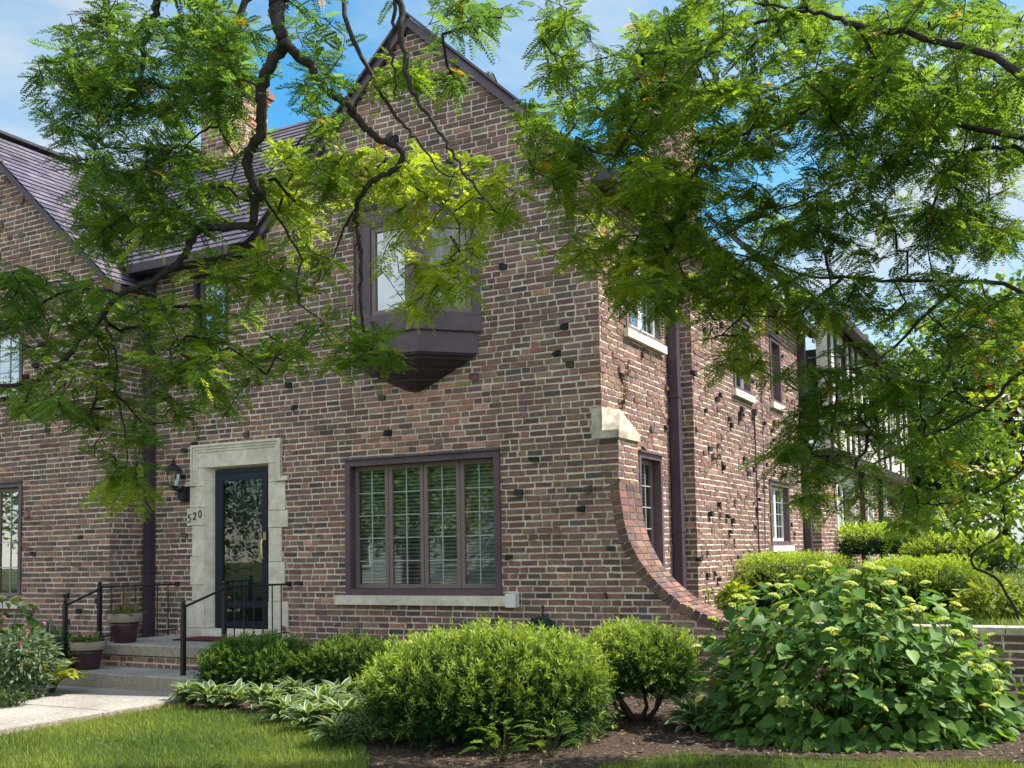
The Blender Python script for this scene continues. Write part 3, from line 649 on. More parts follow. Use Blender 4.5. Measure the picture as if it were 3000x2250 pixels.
mb = MB(); brick_wall(mb, Fr((0, 8.81, 0), (1, 0, 0), (0, -1, 0)), -10.56, -8.5, -.12, .234, hot=lambda x, z: .25, clink=0); brick_wall(mb, Fr((-8.5, 0, 0), (0, 1, 0), (1, 0, 0)), 8.81, 10.1, -.12, .234, clink=0); brick_wall(mb, Fr((-10.56, 0, 0), (0, -1, 0), (-1, 0, 0)), -10.1, -8.81, -.12, .234, clink=0); mb.build('riser', [BRICK, MORTAR], st)
mb = MB(); slab(mb, -10.45, -8.1, 8.17, 8.80, -.12, .09); mb.build('step', [CONC, CONCS], st)
def railing(x, label, y0, yn, sx):
    t = thing('hand_railing', label, 'railing', (x, 9.3, .36), 'iron railings beside the front stoop')
    ztop = 1.04
    for yy, zb, zt in ((y0, .36, 1.05), (yn, .09, .86)):
        mb = MB(); mb.box((x-.022, yy-.022, zb), (x+.022, yy+.022, zt)); p = mb.build('post', IRON, t)
        mb = MB(); mb.lathe((x, yy, zt), [(.026, 0), (.026, .012), (.012, .018), (.022, .03), (.026, .043), (.018, .058), (.004, .066)], 10); mb.build('finial', IRON, p)
    mb = MB(); mb.tube([(x, y0, ztop), (x, 10.13, ztop-.005)], .014, 6); mb.tube([(x, y0, ztop-.02), (x, yn, .84)], .014, 6); mb.build('rail', IRON, t)
    mb = MB(); mb.tube([(x, y0, .43), (x, 10.13, .43)], .010, 6); mb.build('rail', IRON, t)
    for i in range(1, 7):
        yy = y0+(10.08-y0)*i/6.6; mb = MB(); mb.tube([(x, yy, .36), (x, yy, ztop)], .0085, 5); mb.build('baluster', IRON, t)
    mb = MB(); mb.lathe((x, 10.12, ztop), [(.03, -.02), (.03, .02)], 8); mb.box((x-.03, 10.11, ztop-.03), (x+.03, 10.139, ztop+.03)); mb.build('wall_bracket', IRON, t)
railing(-10.56, 'black iron railing on the flowerpot side of the stoop', 8.86, 8.36, 1)
railing(-8.62, 'black iron railing between the front door and the small yew', 8.99, 8.36, -1)
mt = thing('door_mat', 'dark red and black striped mat on the stoop at the door', 'mat', (-9.46, 9.6, .361))
mb = MB(); mb.box((-9.85, 9.36, .361), (-8.98, 9.86, .374)); mb.build('mat_base', RUBBER, mt)
mb = MB()
for i in range(9): x = -9.82+i*.093; mb.box((x, 9.385, .3745), (x+.05, 9.835, .380))
mb.build('mat_stripes', MATRED, mt)

# ------------------------------------------------------------------ pots, meters, hose
def rosette(name, mat_, par, c, n, Lr, Wr, tints, spread=.6, tpl=None, rise=.6, seed=0):
    g = np.random.default_rng(seed); az = g.uniform(0, 6.283, n); tl = g.uniform(.2, 1, n)
    D = np.c_[np.cos(az)*tl, np.sin(az)*tl, rise*(1.3-tl)]; D /= np.linalg.norm(D, axis=1)[:, None]
    B = np.array(c)+np.c_[np.cos(az), np.sin(az), np.zeros(n)]*(g.uniform(0, spread, n)[:, None])+np.c_[np.zeros(n), np.zeros(n), g.uniform(0, .05, n)]
    S = np.cross(D, [0, 0, 1.0]); S /= np.linalg.norm(S, axis=1)[:, None]+1e-9; Nn = np.cross(S, D)
    T = np.array([tints[i] for i in g.integers(0, len(tints), n)])*g.uniform(.75, 1.25, (n, 1))
    return scatter(name, tpl or LANCE, B, D, S, Nn, g.uniform(.7, 1.2, n)*Lr, T, mat_, par, Wr)
def scatter(name, tpl, B, D, S, Nn, sc, T, mat_, par=None, wide=1.0):
    tv, tf = np.array(tpl[0], float), np.array(tpl[1]); tt = np.array(tpl[2], float) if len(tpl) > 2 else None
    k = len(tv); n = len(B); sc = np.asarray(sc, float).reshape(-1, 1, 1)*np.ones((n, 1, 1))
    V = B[:, None, :]+sc*(D[:, None, :]*tv[None, :, 0:1]+S[:, None, :]*tv[None, :, 1:2]*wide+Nn[:, None, :]*tv[None, :, 2:3])
    Fc = (tf[None]+(np.arange(n)*k)[:, None, None]).reshape(-1, tf.shape[1])
    if tt is None: C = np.repeat(T, k, axis=0)
    else:
        C = T[:, None, :]*tt[None]; C = C.reshape(-1, 3)
    return arrays(name, V.reshape(-1, 3), Fc, C, mat_, par, smooth=False)
def frames(D, g, up=(0, 0, 1), wob=.5):
    U_ = np.array(up)+g.normal(0, wob, D.shape); S = np.cross(D, U_); S /= np.linalg.norm(S, axis=1)[:, None]+1e-9
    return S, np.cross(S, D)
LANCE = ([(0, 0, 0), (.35, .16, .05), (.35, -.16, .05), (.4, 0, .0), (.75, .12, -.02), (.75, -.12, -.02), (.8, 0, -.06), (1, 0, -.16)],
         [(0, 1, 3, 3), (0, 3, 2, 2), (1, 4, 6, 3), (3, 6, 5, 2), (4, 7, 6, 6), (6, 7, 5, 5)])
def tri(tpl):
    f = []
    for q in tpl[1]: f.append((q[0], q[1], q[2])); (q[3] != q[2]) and f.append((q[0], q[2], q[3]))
    return (tpl[0], f)+tuple(tpl[2:])
LANCE = tri(LANCE)
HEART = tri(([(0, 0, 0), (-.06, .16, .03), (-.06, -.16, .03), (.12, .36, .07), (.12, -.36, .07), (.3, 0, -.03), (.5, .36, .03), (.5, -.36, .03), (.6, 0, -.06), (.8, .17, -.07), (.8, -.17, -.07), (1.08, 0, -.17)],
              [(0, 1, 3, 5), (0, 5, 4, 2), (3, 6, 8, 5), (5, 8, 7, 4), (6, 9, 8, 8), (8, 10, 7, 7), (9, 11, 8, 8), (8, 11, 10, 10)]))
_h = []; _ht = []
for u, w, z in ((0, .03, 0), (.2, .15, .07), (.45, .22, .10), (.7, .16, .05), (.88, .07, -.04), (1, .005, -.14)):
    for k, e in ((1, .0), (.62, -.01), (0, -.04), (-.62, -.01), (-1, 0)):
        _h.append((u, w*k, z+e*.6)); _ht.append((8.0, 4.5, 9.0) if abs(k) == 1 else ((1, 1, 1) if abs(k) < .5 else (1.25, 1.2, 1.3)))
HOSTA = (_h, [f for i in range(5) for j in range(4) for f in ((i*5+j, i*5+j+1, i*5+j+6), (i*5+j, i*5+j+6, i*5+j+5))], _ht)
DIAM = ([(0, 0, 0), (.5, .3, .04), (1, 0, -.05), (.5, -.3, .04)], [(0, 1, 2, 3)])

def flowerpot(c, r, h, label, seed, dry):
    t = thing('flowerpot', label, 'flowerpot', c, 'flowerpots on the front steps')
    mb = MB(); mb.lathe(c, [(r*.62, 0), (r*.66, .01), (r*.80, h*.55), (r*.88, h*.70)], 28); mb.build('pot', MAROON, t, True)
    mb = MB(); mb.lathe(c, [(r*.98, h*.70), (r*1.0, h*.72), (r*1.04, h*.98), (r*1.0, h), (r*.90, h), (r*.88, h*.92)], 28); mb.build('rim', TAN, t, True)
    mb = MB(); mb.lathe(c, [(.01, h*.90), (r*.89, h*.905)], 20); mb.build('soil', SOIL, t)
    rosette('plant', BROAD, t, (c[0], c[1], c[2]+h*.9), 130, .10, 1.3, [(.09, .15, .03), (.13, .19, .05), (.06, .11, .03), (.16, .15, .06)], r*.95, rise=.5, seed=seed)
    if dry:
        mb = MB(); rr = random.Random(seed)
        for i in range(26):
            w, q = rr.uniform(0, 6.28), rr.uniform(0, r*.7); x, yy = c[0]+q*math.cos(w), c[1]+q*math.sin(w); hh = rr.uniform(.15, .42)
            mb.tube([(x, yy, c[2]+h*.9), (x+rr.uniform(-.03, .03), yy, c[2]+h*.9+hh*.6), (x+rr.uniform(-.07, .07), yy+rr.uniform(-.05, .05), c[2]+h*.9+hh)], .0028, 3, 0, (1, 1, 1))
        mb.build('dry_stems', mat('dry_stem', (.19, .12, .07), .9), t)
    return t
flowerpot((-10.25, 8.44, .091), .20, .33, 'maroon flowerpot with tan rim and low green plant on the lower step', 3, False)
flowerpot((-10.24, 8.97, .361), .205, .36, 'maroon flowerpot with dry brown stems beside the railing on the stoop', 4, True)
def meter(x, y, z, label):
    t = thing('gas_meter', label, 'gas meter', (x, y, -.12), 'gas meters against the house walls')
    mb = MB(); mb.box((x-.16, y-.16, z-.45), (x+.16, y, z-.08)); mb.lathe((x, y-.17, z-.25), [(.07, -.07), (.09, 0), (.07, .07)], 12); mb.build('meter_box', GREY, t)
    for s in (-.10, .10):
        mb = MB(); pts = [(x+s-.05, y-.08, z-.08), (x+s-.05, y-.08, z+.02), (x+s-.03, y-.08, z+.06), (x+s+.03, y-.08, z+.06), (x+s+.05, y-.08, z+.02), (x+s+.05, y-.08, z-.45)]
        mb.tube(pts, .018, 8); mb.build('pipe', GREY, t, True)
    return t
meter(-5.88, 10.10, .56, 'grey gas meter pipes showing above the big round yew'); meter(-12.28, 9.48, .50, 'grey gas meter pipes behind the peony at left')
hs_ = thing('garden_hose', 'coiled dark green garden hose hung on the bricks behind the yews', 'hose', (-5.05, 10.06, .1))
mb = MB()
for i in range(5):
    r = .21-.018*i; mb.tube([(-5.05+r*math.cos(a), 10.09-.02*(i % 3), .48+r*math.sin(a)*.9) for a in np.linspace(0, 6.283, 25)], .011, 6)
mb.build('coil', HOSE, hs_, True)
mb = MB(); mb.box((-5.09, 10.06, .56), (-5.01, 10.139, .60)); mb.tube([(-5.05, 10.13, .80), (-5.05, 10.12, .62)], .012, 6); mb.tube([(-5.13, 10.13, .60), (-5.13, 10.04, .62), (-5.13, 10.03, .66)], .012, 6); mb.build('hanger', IRON, hs_)
mb = MB(); mb.box((-13.5, 7.55, -.12), (-11.0, 7.63, .03)); mb.hexa([(-11.0, 7.55, -.12), (-10.92, 7.55, -.12), (-10.92, 8.4, -.12), (-11.0, 8.4, -.12), (-11.0, 7.55, .03), (-10.92, 7.55, .03), (-10.92, 8.4, .03), (-11.0, 8.4, .03)])
tag(mb.build('timber_edging', mat('old_timber', (.10, .065, .05), .9, noise=[(12, .6, 1.3)])), 'low weathered timber edging in front of the peony bed', 'edging')

# ------------------------------------------------------------------ shrubs
def px_shrub(cx, hw, yt, yb, d):
    c = P(cx, (yt+yb)/2, d); k = 1.356/3000*d
    return c, hw*k, (yb-yt)/2*k
CY, SY = math.cos(YAW), math.sin(YAW)
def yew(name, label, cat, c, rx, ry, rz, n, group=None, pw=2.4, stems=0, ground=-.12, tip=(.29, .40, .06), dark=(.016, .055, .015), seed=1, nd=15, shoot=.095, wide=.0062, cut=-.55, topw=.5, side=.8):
    g = np.random.default_rng(seed)
    t = thing(name, label, cat, (c[0], c[1], ground), group)
    D = g.normal(0, 1, (n*2, 3)); D /= np.linalg.norm(D, axis=1)[:, None]; D = D[D[:, 2] > cut][:n]; n = len(D)
    rad = (np.abs(D)**pw).sum(1)**(-1/pw)
    ph = g.uniform(0, 6.28, (9, 1)); K = g.normal(0, 3.2, (9, 3)); lump = (np.cos(D@K.T+ph.T)).sum(1)/9+.35*np.cos(D@(K[:5]*3.1).T+ph[:5].T).sum(1)/5
    rr = rad*(1+.17*lump)*g.uniform(.74, 1.03, n)
    loc = D*rr[:, None]*np.array([rx, ry, rz])
    def rot(a): return np.c_[a[:, 0]*CY-a[:, 1]*SY, a[:, 0]*SY+a[:, 1]*CY, a[:, 2]]
    B = np.array(c)+rot(loc)
    nrm = D/np.array([rx, ry, rz]); nrm /= np.linalg.norm(nrm, axis=1)[:, None]
    A = rot(nrm)*.75+np.array([0, 0, .55])+g.normal(0, .38, (n, 3)); A /= np.linalg.norm(A, axis=1)[:, None]
    Ls = g.uniform(.6, 1.35, n)*shoot
    q = g.uniform(0, 1, (n, nd)); az = g.uniform(0, 6.283, (n, nd))
    P1 = np.cross(A, g.normal(0, 1, (n, 3))); P1 /= np.linalg.norm(P1, axis=1)[:, None]; P2 = np.cross(A, P1)
    ND = A[:, None]*.75+(P1[:, None]*np.cos(az)[..., None]+P2[:, None]*np.sin(az)[..., None])*.75
    ND /= np.linalg.norm(ND, axis=2)[..., None]
    NB = (B[:, None]+A[:, None]*(Ls[:, None]*q)[..., None]).reshape(-1, 3); NDf = ND.reshape(-1, 3)
    nl = g.uniform(.022, .036, len(NB))*shoot/.075
    S, Nn = frames(NDf, g, wob=.8)
    young_lit = np.clip(topw*nrm[:, 2]+side*(rr/rad-.86)/.22+g.normal(0, .30, n), 0, 1)  # new growth paler; hedges also get lit tops and shaded sides as tint
    tt = np.clip(young_lit[:, None]*(.35+.75*q), 0, 1)[..., None]
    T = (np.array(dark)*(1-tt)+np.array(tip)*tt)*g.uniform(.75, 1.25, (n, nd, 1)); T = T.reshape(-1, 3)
    tpl = ([(0, 0, 0), (.5, wide/.028/2*1.0, 0), (1, 0, 0), (.5, -wide/.028/2, 0)], [(0, 1, 2, 3)])
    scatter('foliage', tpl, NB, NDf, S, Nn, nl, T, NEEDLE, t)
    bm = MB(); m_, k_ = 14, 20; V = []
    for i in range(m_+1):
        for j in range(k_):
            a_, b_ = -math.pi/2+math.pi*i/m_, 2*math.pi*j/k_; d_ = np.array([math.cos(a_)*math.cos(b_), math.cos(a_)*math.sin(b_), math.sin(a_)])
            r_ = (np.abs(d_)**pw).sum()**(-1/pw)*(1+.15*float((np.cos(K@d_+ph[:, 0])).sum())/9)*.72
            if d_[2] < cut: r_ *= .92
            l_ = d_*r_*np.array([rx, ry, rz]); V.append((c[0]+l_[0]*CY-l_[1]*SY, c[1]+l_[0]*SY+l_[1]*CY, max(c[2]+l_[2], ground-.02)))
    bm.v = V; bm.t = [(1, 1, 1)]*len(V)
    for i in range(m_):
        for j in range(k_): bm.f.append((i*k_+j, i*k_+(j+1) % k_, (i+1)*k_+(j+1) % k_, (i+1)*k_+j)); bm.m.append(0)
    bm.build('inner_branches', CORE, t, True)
    if stems:
        bm = MB(); rs = random.Random(seed)
        for i in range(stems):
            a_ = rs.uniform(0, 6.28); e = np.array([math.cos(a_)*rx*.55, math.sin(a_)*ry*.55, 0]); b0 = np.array([c[0]+e[0]*.15, c[1]+e[1]*.15, ground-.02]); tp = np.array(c)+e+np.array([0, 0, -rz*.5])
            md = (b0+tp)/2+np.array([rs.uniform(-.05, .05), rs.uniform(-.05, .05), -.03]); bm.tube([b0, md, tp], [.028, .02, .014], 6)
        bm.build('stem', BARK, t, True)
    return t
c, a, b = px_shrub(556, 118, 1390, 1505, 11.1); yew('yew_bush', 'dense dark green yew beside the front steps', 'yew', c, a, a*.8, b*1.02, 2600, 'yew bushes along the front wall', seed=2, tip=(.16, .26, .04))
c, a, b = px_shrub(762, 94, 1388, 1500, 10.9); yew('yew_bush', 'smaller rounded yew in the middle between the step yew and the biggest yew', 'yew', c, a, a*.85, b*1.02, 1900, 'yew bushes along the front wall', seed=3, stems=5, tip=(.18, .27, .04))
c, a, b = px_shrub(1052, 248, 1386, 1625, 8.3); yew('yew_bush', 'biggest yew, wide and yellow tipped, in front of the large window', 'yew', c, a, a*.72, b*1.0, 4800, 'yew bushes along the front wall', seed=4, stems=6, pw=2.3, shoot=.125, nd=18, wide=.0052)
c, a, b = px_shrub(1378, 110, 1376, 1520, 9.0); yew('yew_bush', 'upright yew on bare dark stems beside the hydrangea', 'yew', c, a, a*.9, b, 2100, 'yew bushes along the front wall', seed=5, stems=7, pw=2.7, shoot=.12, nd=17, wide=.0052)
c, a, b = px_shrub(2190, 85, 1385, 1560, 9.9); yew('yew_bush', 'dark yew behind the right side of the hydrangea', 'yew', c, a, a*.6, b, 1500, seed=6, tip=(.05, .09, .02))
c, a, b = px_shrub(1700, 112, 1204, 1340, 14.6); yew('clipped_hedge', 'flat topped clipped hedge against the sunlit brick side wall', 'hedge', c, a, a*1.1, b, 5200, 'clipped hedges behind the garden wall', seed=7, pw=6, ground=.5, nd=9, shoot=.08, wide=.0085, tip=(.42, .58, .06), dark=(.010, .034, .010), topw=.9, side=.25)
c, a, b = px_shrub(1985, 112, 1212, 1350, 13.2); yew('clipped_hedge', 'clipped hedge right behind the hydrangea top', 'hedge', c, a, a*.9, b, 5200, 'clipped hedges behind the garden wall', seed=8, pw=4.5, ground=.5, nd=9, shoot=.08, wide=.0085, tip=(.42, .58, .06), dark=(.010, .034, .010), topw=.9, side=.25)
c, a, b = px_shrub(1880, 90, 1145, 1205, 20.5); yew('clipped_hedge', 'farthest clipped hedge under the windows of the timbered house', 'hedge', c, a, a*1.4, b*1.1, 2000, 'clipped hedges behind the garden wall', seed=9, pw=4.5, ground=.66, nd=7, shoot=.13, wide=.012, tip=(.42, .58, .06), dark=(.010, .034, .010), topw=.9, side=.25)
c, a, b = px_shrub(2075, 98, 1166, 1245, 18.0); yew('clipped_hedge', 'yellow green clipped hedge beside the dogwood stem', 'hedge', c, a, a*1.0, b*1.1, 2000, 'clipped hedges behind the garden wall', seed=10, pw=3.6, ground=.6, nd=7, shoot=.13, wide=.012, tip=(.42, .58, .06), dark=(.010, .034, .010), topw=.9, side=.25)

# hydrangeas
_fl = None
def hydrangea(label, c, rx, ry, rz, nleaf, nfl, ls, seed, ground=-.12, group=None, tone=1.0):
    global _fl
    g = np.random.default_rng(seed); t = thing('hydrangea', label, 'hydrangea', (c[0], c[1], ground), group)
    D = g.normal(0, 1, (nleaf*3, 3)); D[:, 2] = np.abs(D[:, 2])*1.0-.30; D /= np.linalg.norm(D, axis=1)[:, None]; D = D[:nleaf]
    ph = g.uniform(0, 6.28, 8); K = g.normal(0, 2.6, (8, 3)); lump = lambda q: np.cos(q@K.T+ph).sum(1)/8
    rr = (1+.22*lump(D))*g.uniform(.58, 1.04, nleaf)
    loc = D*rr[:, None]*np.array([rx, ry, rz]); rot = lambda a: np.c_[a[:, 0]*CY-a[:, 1]*SY, a[:, 0]*SY+a[:, 1]*CY, a[:, 2]]
    B = np.array([c[0], c[1], ground])+rot(loc)+np.array([0, 0, .02]); B[:, 2] = np.maximum(B[:, 2], ground+.05)
    A = rot(D)*np.array([1, 1, .0])+g.normal(0, .52, (nleaf, 3))*np.array([1, 1, .5])+np.array([0, 0, -.35])*(1-.6*np.clip(D[:, 2:3], 0, 1)); A /= np.linalg.norm(A, axis=1)[:, None]
    UPv = rot(D)*.55+np.array([0, 0, .75])+g.normal(0, .42, (nleaf, 3)); S = np.cross(A, UPv); S /= np.linalg.norm(S, axis=1)[:, None]; Nn = np.cross(S, A)
    k = g.uniform(0, 1, (nleaf, 1))**1.6; hi = np.clip(D[:, 2:3], 0, 1)
    T = (np.array([.055, .135, .036])*(1-k)+np.array([.16, .27, .052])*k)*g.uniform(.8, 1.2, (nleaf, 1))*tone
    scatter('foliage', HEART, B, A, S, Nn, g.uniform(.5, 1.25, nleaf)*ls, T, BROAD, t)
    mb = MB()
    for i in g.integers(0, nleaf, 70):
        p = B[i]; b0 = np.array([c[0], c[1], ground])+(p-np.array([c[0], c[1], ground]))*np.array([.25, .25, 0]); mb.tube([b0, (b0+p)/2+np.array([0, 0, .08]), p], .006, 4, 0, (.10, .12, .05))
    mb.build('stem', LEAF, t)
    # flower heads: one modelled head, copied
    D = g.normal(0, 1, (nfl*4, 3)); D[:, 2] = np.abs(D[:, 2])+.05; D /= np.linalg.norm(D, axis=1)[:, None]
    D = D[(D[:, 2] > .18)][:nfl]; loc = D*((1+.22*lump(D))*1.05)[:, None]*np.array([rx, ry, rz]); B = np.array([c[0], c[1], ground])+rot(loc)
    for i in range(len(B)):
        if _fl is None:
            mb = MB(); gg = random.Random(5)
            for k_ in range(95):
                a_, q = gg.uniform(0, 6.283), math.sqrt(gg.random())*.05; z = .022*(1-(q/.052)**2)+gg.uniform(-.003, .003); x, y_ = q*math.cos(a_), q*math.sin(a_)
                tt = tuple(v*gg.uniform(.8, 1.2) for v in (.55, .63, .22)); s = gg.uniform(.005, .008)
                mb.hexa([(x-s, y_, z), (x, y_-s, z+.001), (x+s, y_, z), (x, y_+s, z+.001), (x-s*.5, y_, z+.006), (x, y_-s*.5, z+.007), (x+s*.5, y_, z+.006), (x, y_+s*.5, z+.007)], 0, tt)
            for k_ in range(9): a_ = 6.283*k_/9; mb.tube([(0, 0, -.05), (.035*math.cos(a_), .035*math.sin(a_), .002)], .002, 3, 0, (.12, .18, .05))
            mb.tube([(0, 0, -.16), (0, 0, -.05)], .0035, 4, 0, (.10, .16, .05))
            o = mb.build('flower_head', PETAL); _fl = o
        else: o = _fl.copy(); COL.objects.link(o)
        o.parent = t; o.matrix_parent_inverse = Matrix.Identity(4)
        o.location = tuple(B[i]-np.array(t.location)); s = g.uniform(.6, 1.35)*ls/.125; o.scale = (s, s, s); o.rotation_euler = (g.uniform(-.45, .45), g.uniform(-.45, .45), g.uniform(0, 6))
    return t
c = P(1835, 1560, 8.35); hydrangea('big hydrangea with pale lime flower heads at the right front', (c[0], c[1]), 1.17, .85, 1.28, 3300, 100, .124, 21)
c = P(2080, 1560, 8.7); hydrangea('low dark end of the hydrangea planting at the right edge', (c[0], c[1]), .62, .6, .72, 420, 8, .12, 22, tone=.75)
c = P(-20, 1400, 12.6); hydrangea('hydrangea with flat yellow green heads under the left window', (c[0], c[1]), 1.05, .5, 1.05, 420, 14, .15, 23)
# hostas
def hosta(cx, cy, r, n, seed, label, base=(.07, .135, .048), z=-.11, gold=False, pos=None):
    p = onground(cx, cy) if pos is None else pos; t = thing('hosta', label, 'hosta', (p[0], p[1], -.12), 'hostas' if gold else 'variegated hostas edging the bed')
    g = np.random.default_rng(seed); az = g.uniform(0, 6.283, n); el = g.uniform(.05, 1.0, n)**.8
    D = np.c_[np.cos(az)*np.cos(el), np.sin(az)*np.cos(el), np.sin(el)]; B = np.array([p[0], p[1], z])+np.c_[D[:, 0], D[:, 1], np.zeros(n)]*g.uniform(.0, .35*r, (n, 1))+np.c_[np.zeros((n, 2)), g.uniform(.02, .10, n)]
    S, Nn = frames(D, g, wob=.22); T = np.array(base)*g.uniform(.75, 1.3, (n, 1))
    tpl = HOSTA if not gold else (HOSTA[0], HOSTA[1], [(.9, .9, .9)]*len(HOSTA[0]))
    scatter('leaf_clump', tpl, B, D, S, Nn, g.uniform(.7, 1.15, n)*r, T, BROAD, t, 1.0 if gold else .72)
    mb = MB()
    for i in range(n): mb.tube([(p[0], p[1], -.12), tuple(B[i])], .004, 3, 0, (.1, .15, .05))
    mb.build('stem', LEAF, t)
HS = [(412, 1522, .2, 'variegated hosta nearest the concrete step'), (455, 1532, .22, 'variegated hosta at the corner of the walk'), (505, 1530, .2, 'variegated hosta in front of the step yew, nearest the walk'), (575, 1538, .23, 'variegated hosta below the middle of the step yew'), (615, 1562, .21, 'front hosta at the lawn corner below the step yew'), (640, 1520, .23, 'variegated hosta below the gap between the step yew and the middle yew'), (690, 1545, .24, 'variegated hosta below the left half of the middle yew'), (670, 1580, .2, 'small hosta nearest the lawn left of the biggest yew'), (735, 1525, .22, 'variegated hosta close under the middle yew'), (745, 1575, .24, 'variegated hosta in the middle of the band beside the biggest yew'), (790, 1560, .23, 'variegated hosta touching the left flank of the biggest yew'), (730, 1612, .2, 'hosta spilling over the lawn edge'), (800, 1610, .22, 'frontmost hosta at the foot of the biggest yew'), (1512, 1578, .26, 'white striped hosta at the foot of the hydrangea'), (1290, 1540, .2, 'hosta half hidden between the biggest yew and the upright yew')]
for i, (x, y, r, lb) in enumerate(HS): hosta(x, y, r*1.1, 84, 40+i, lb)
hosta(132, 1462, .40, 30, 60, 'golden yellow hosta beside the lower flowerpot', (.30, .34, .035), z=.02, gold=True, pos=P(112, 1440, 11.3))
# peony
def bush(name, label, cat, cx, yt, yb, hw, d, n, ls, tints, seed, tpl=LANCE, ry=.8, mat_=BROAD, ground=-.12):
    c, a, b = px_shrub(cx, hw, yt, yb, d); g = np.random.default_rng(seed); t = thing(name, label, cat, (c[0], c[1], ground))
    D = g.normal(0, 1, (n, 3)); D /= np.linalg.norm(D, axis=1)[:, None]; q = g.uniform(.55, 1.02, (n, 1)); loc = D*q*np.array([a, a*ry, b])
    B = np.array(c)+np.c_[loc[:, 0]*CY-loc[:, 1]*SY, loc[:, 0]*SY+loc[:, 1]*CY, loc[:, 2]]; B[:, 2] = np.maximum(B[:, 2], ground+.03)
    A = np.c_[loc[:, 0]*CY-loc[:, 1]*SY, loc[:, 0]*SY+loc[:, 1]*CY, loc[:, 2]*.3]*1.0; A /= np.linalg.norm(A, axis=1)[:, None]; A += g.normal(0, .55, (n, 3))+np.array([0, 0, -.05]); A /= np.linalg.norm(A, axis=1)[:, None]
    S, Nn = frames(A, g, wob=.45); T = np.array([tints[i] for i in g.integers(0, len(tints), n)])*g.uniform(.75, 1.25, (n, 1))
    scatter('foliage', tpl, B, A, S, Nn, g.uniform(.6, 1.2, n)*ls, T, mat_, t)
    mb = MB()
    for i in g.integers(0, n, 30): mb.tube([(c[0]+(B[i][0]-c[0])*.2, c[1]+(B[i][1]-c[1])*.2, ground), tuple(B[i])], .005, 4, 0, (.07, .09, .04))
    mb.build('stem', LEAF, t)
    return t, c, a, b
pe, c, a, b = bush('peony', 'grey green peony with a few pink flowers left of the steps', 'peony', 48, 1358, 1500, 80, 10.9, 1500, .10, [(.12, .17, .11), (.10, .15, .09), (.16, .21, .145), (.07, .115, .06)], 71)
for (x, y) in ((42, 1392), (95, 1348), (8, 1335), (60, 1365)):
    mb = MB(); q = P(x, y, 10.35); gg = random.Random(int(x))
    for k in range(26):
        w, e = gg.uniform(0, 6.28), gg.uniform(-.4, 1.4); d_ = np.array([math.cos(w)*math.cos(e), math.sin(w)*math.cos(e), math.sin(e)]); s_ = np.cross(d_, [.3, .2, 1]); s_ /= np.linalg.norm(s_)
        k0 = gg.uniform(.7, 1.2); mb.face([q, q+d_*.017+s_*.014, q+d_*.028, q+d_*.017-s_*.014], 0, (.45*k0, .17*k0, .30*k0))
    mb.build('flower', PETAL, pe)
bush('low_shrub', 'dark leafy low shrub behind the lower flowerpot', 'shrub', 122, 1370, 1470, 36, 12.2, 420, .09, [(.03, .06, .025), (.045, .08, .03)], 72)
bush('ground_plant', 'low leafy plant in front of the timber edging', 'plant', 20, 1490, 1528, 40, 10.3, 200, .07, [(.06, .11, .03), (.05, .08, .03)], 73)
bush('daylily_clump', 'bright yellow green leafy clump behind the curved wall', 'plant', 1590, 1262, 1345, 34, 11.6, 420, .13, [(.22, .30, .04), (.30, .36, .06), (.15, .22, .04)], 74, ground=.45)
bush('perennial_clump', 'sunlit feathery yellow green plants under the dogwood', 'plant', 2150, 1260, 1345, 80, 12.2, 900, .13, [(.20, .27, .04), (.14, .20, .03), (.27, .33, .05)], 75, ground=.48)
bush('azalea', 'azalea with magenta flowers before the far hedge', 'azalea', 1955, 1138, 1160, 30, 23, 260, .14, [(.40, .06, .14), (.3, .05, .12), (.06, .1, .03)], 76, ground=.7, mat_=PETAL)
bush('azalea', 'pink azalea peeking over the yellow green hedge', 'azalea', 1985, 1158, 1178, 20, 21, 160, .12, [(.55, .12, .14), (.06, .1, .03)], 77, ground=.66, mat_=PETAL)
# ivy on the wing wall and the dry vine above the stone cap
def vine(name, label, pts, n, ls, tints, seed, dry=False):
    g = np.random.default_rng(seed); t = thing(name, label, 'vine', pts[0]); pts = np.array(pts)
    mb = MB(); mb.tube(pts, .006, 4, 0, (.08, .06, .04)); mb.build('stem', LEAF, t)
    u = g.uniform(0, len(pts)-1.001, n); i = u.astype(int); f = (u-i)[:, None]; B = pts[i]*(1-f)+pts[i+1]*f+g.normal(0, .03, (n, 3))*np.array([.4, 1, 1]); D = g.normal(0, 1, (n, 3)); D[:, 0] = np.abs(D[:, 0])*.5; D /= np.linalg.norm(D, axis=1)[:, None]
    S, Nn = frames(D, g, up=(1, 0, 0)); T = np.array([tints[k] for k in g.integers(0, len(tints), n)])*g.uniform(.8, 1.2, (n, 1)); scatter('leaves' if False else 'foliage', HEART, B, D, S, Nn, g.uniform(.6, 1.2, n)*ls, T, LEAF, t)
vine('dry_vine', 'dry brown vine climbing the side wall above the stone cap', [(-4.27, 10.62, 2.93), (-4.26, 10.75, 3.1), (-4.27, 10.78, 3.3), (-4.27, 10.9, 3.5)], 46, .05, [(.16, .09, .06), (.10, .06, .04)], 81)
vine('ivy', 'yellow green ivy at the foot of the wing corner', [(-4.0, 12.75, .45), (-4.01, 12.8, .65), (-4.02, 12.85, .85)], 26, .07, [(.2, .27, .04), (.12, .18, .04)], 82)

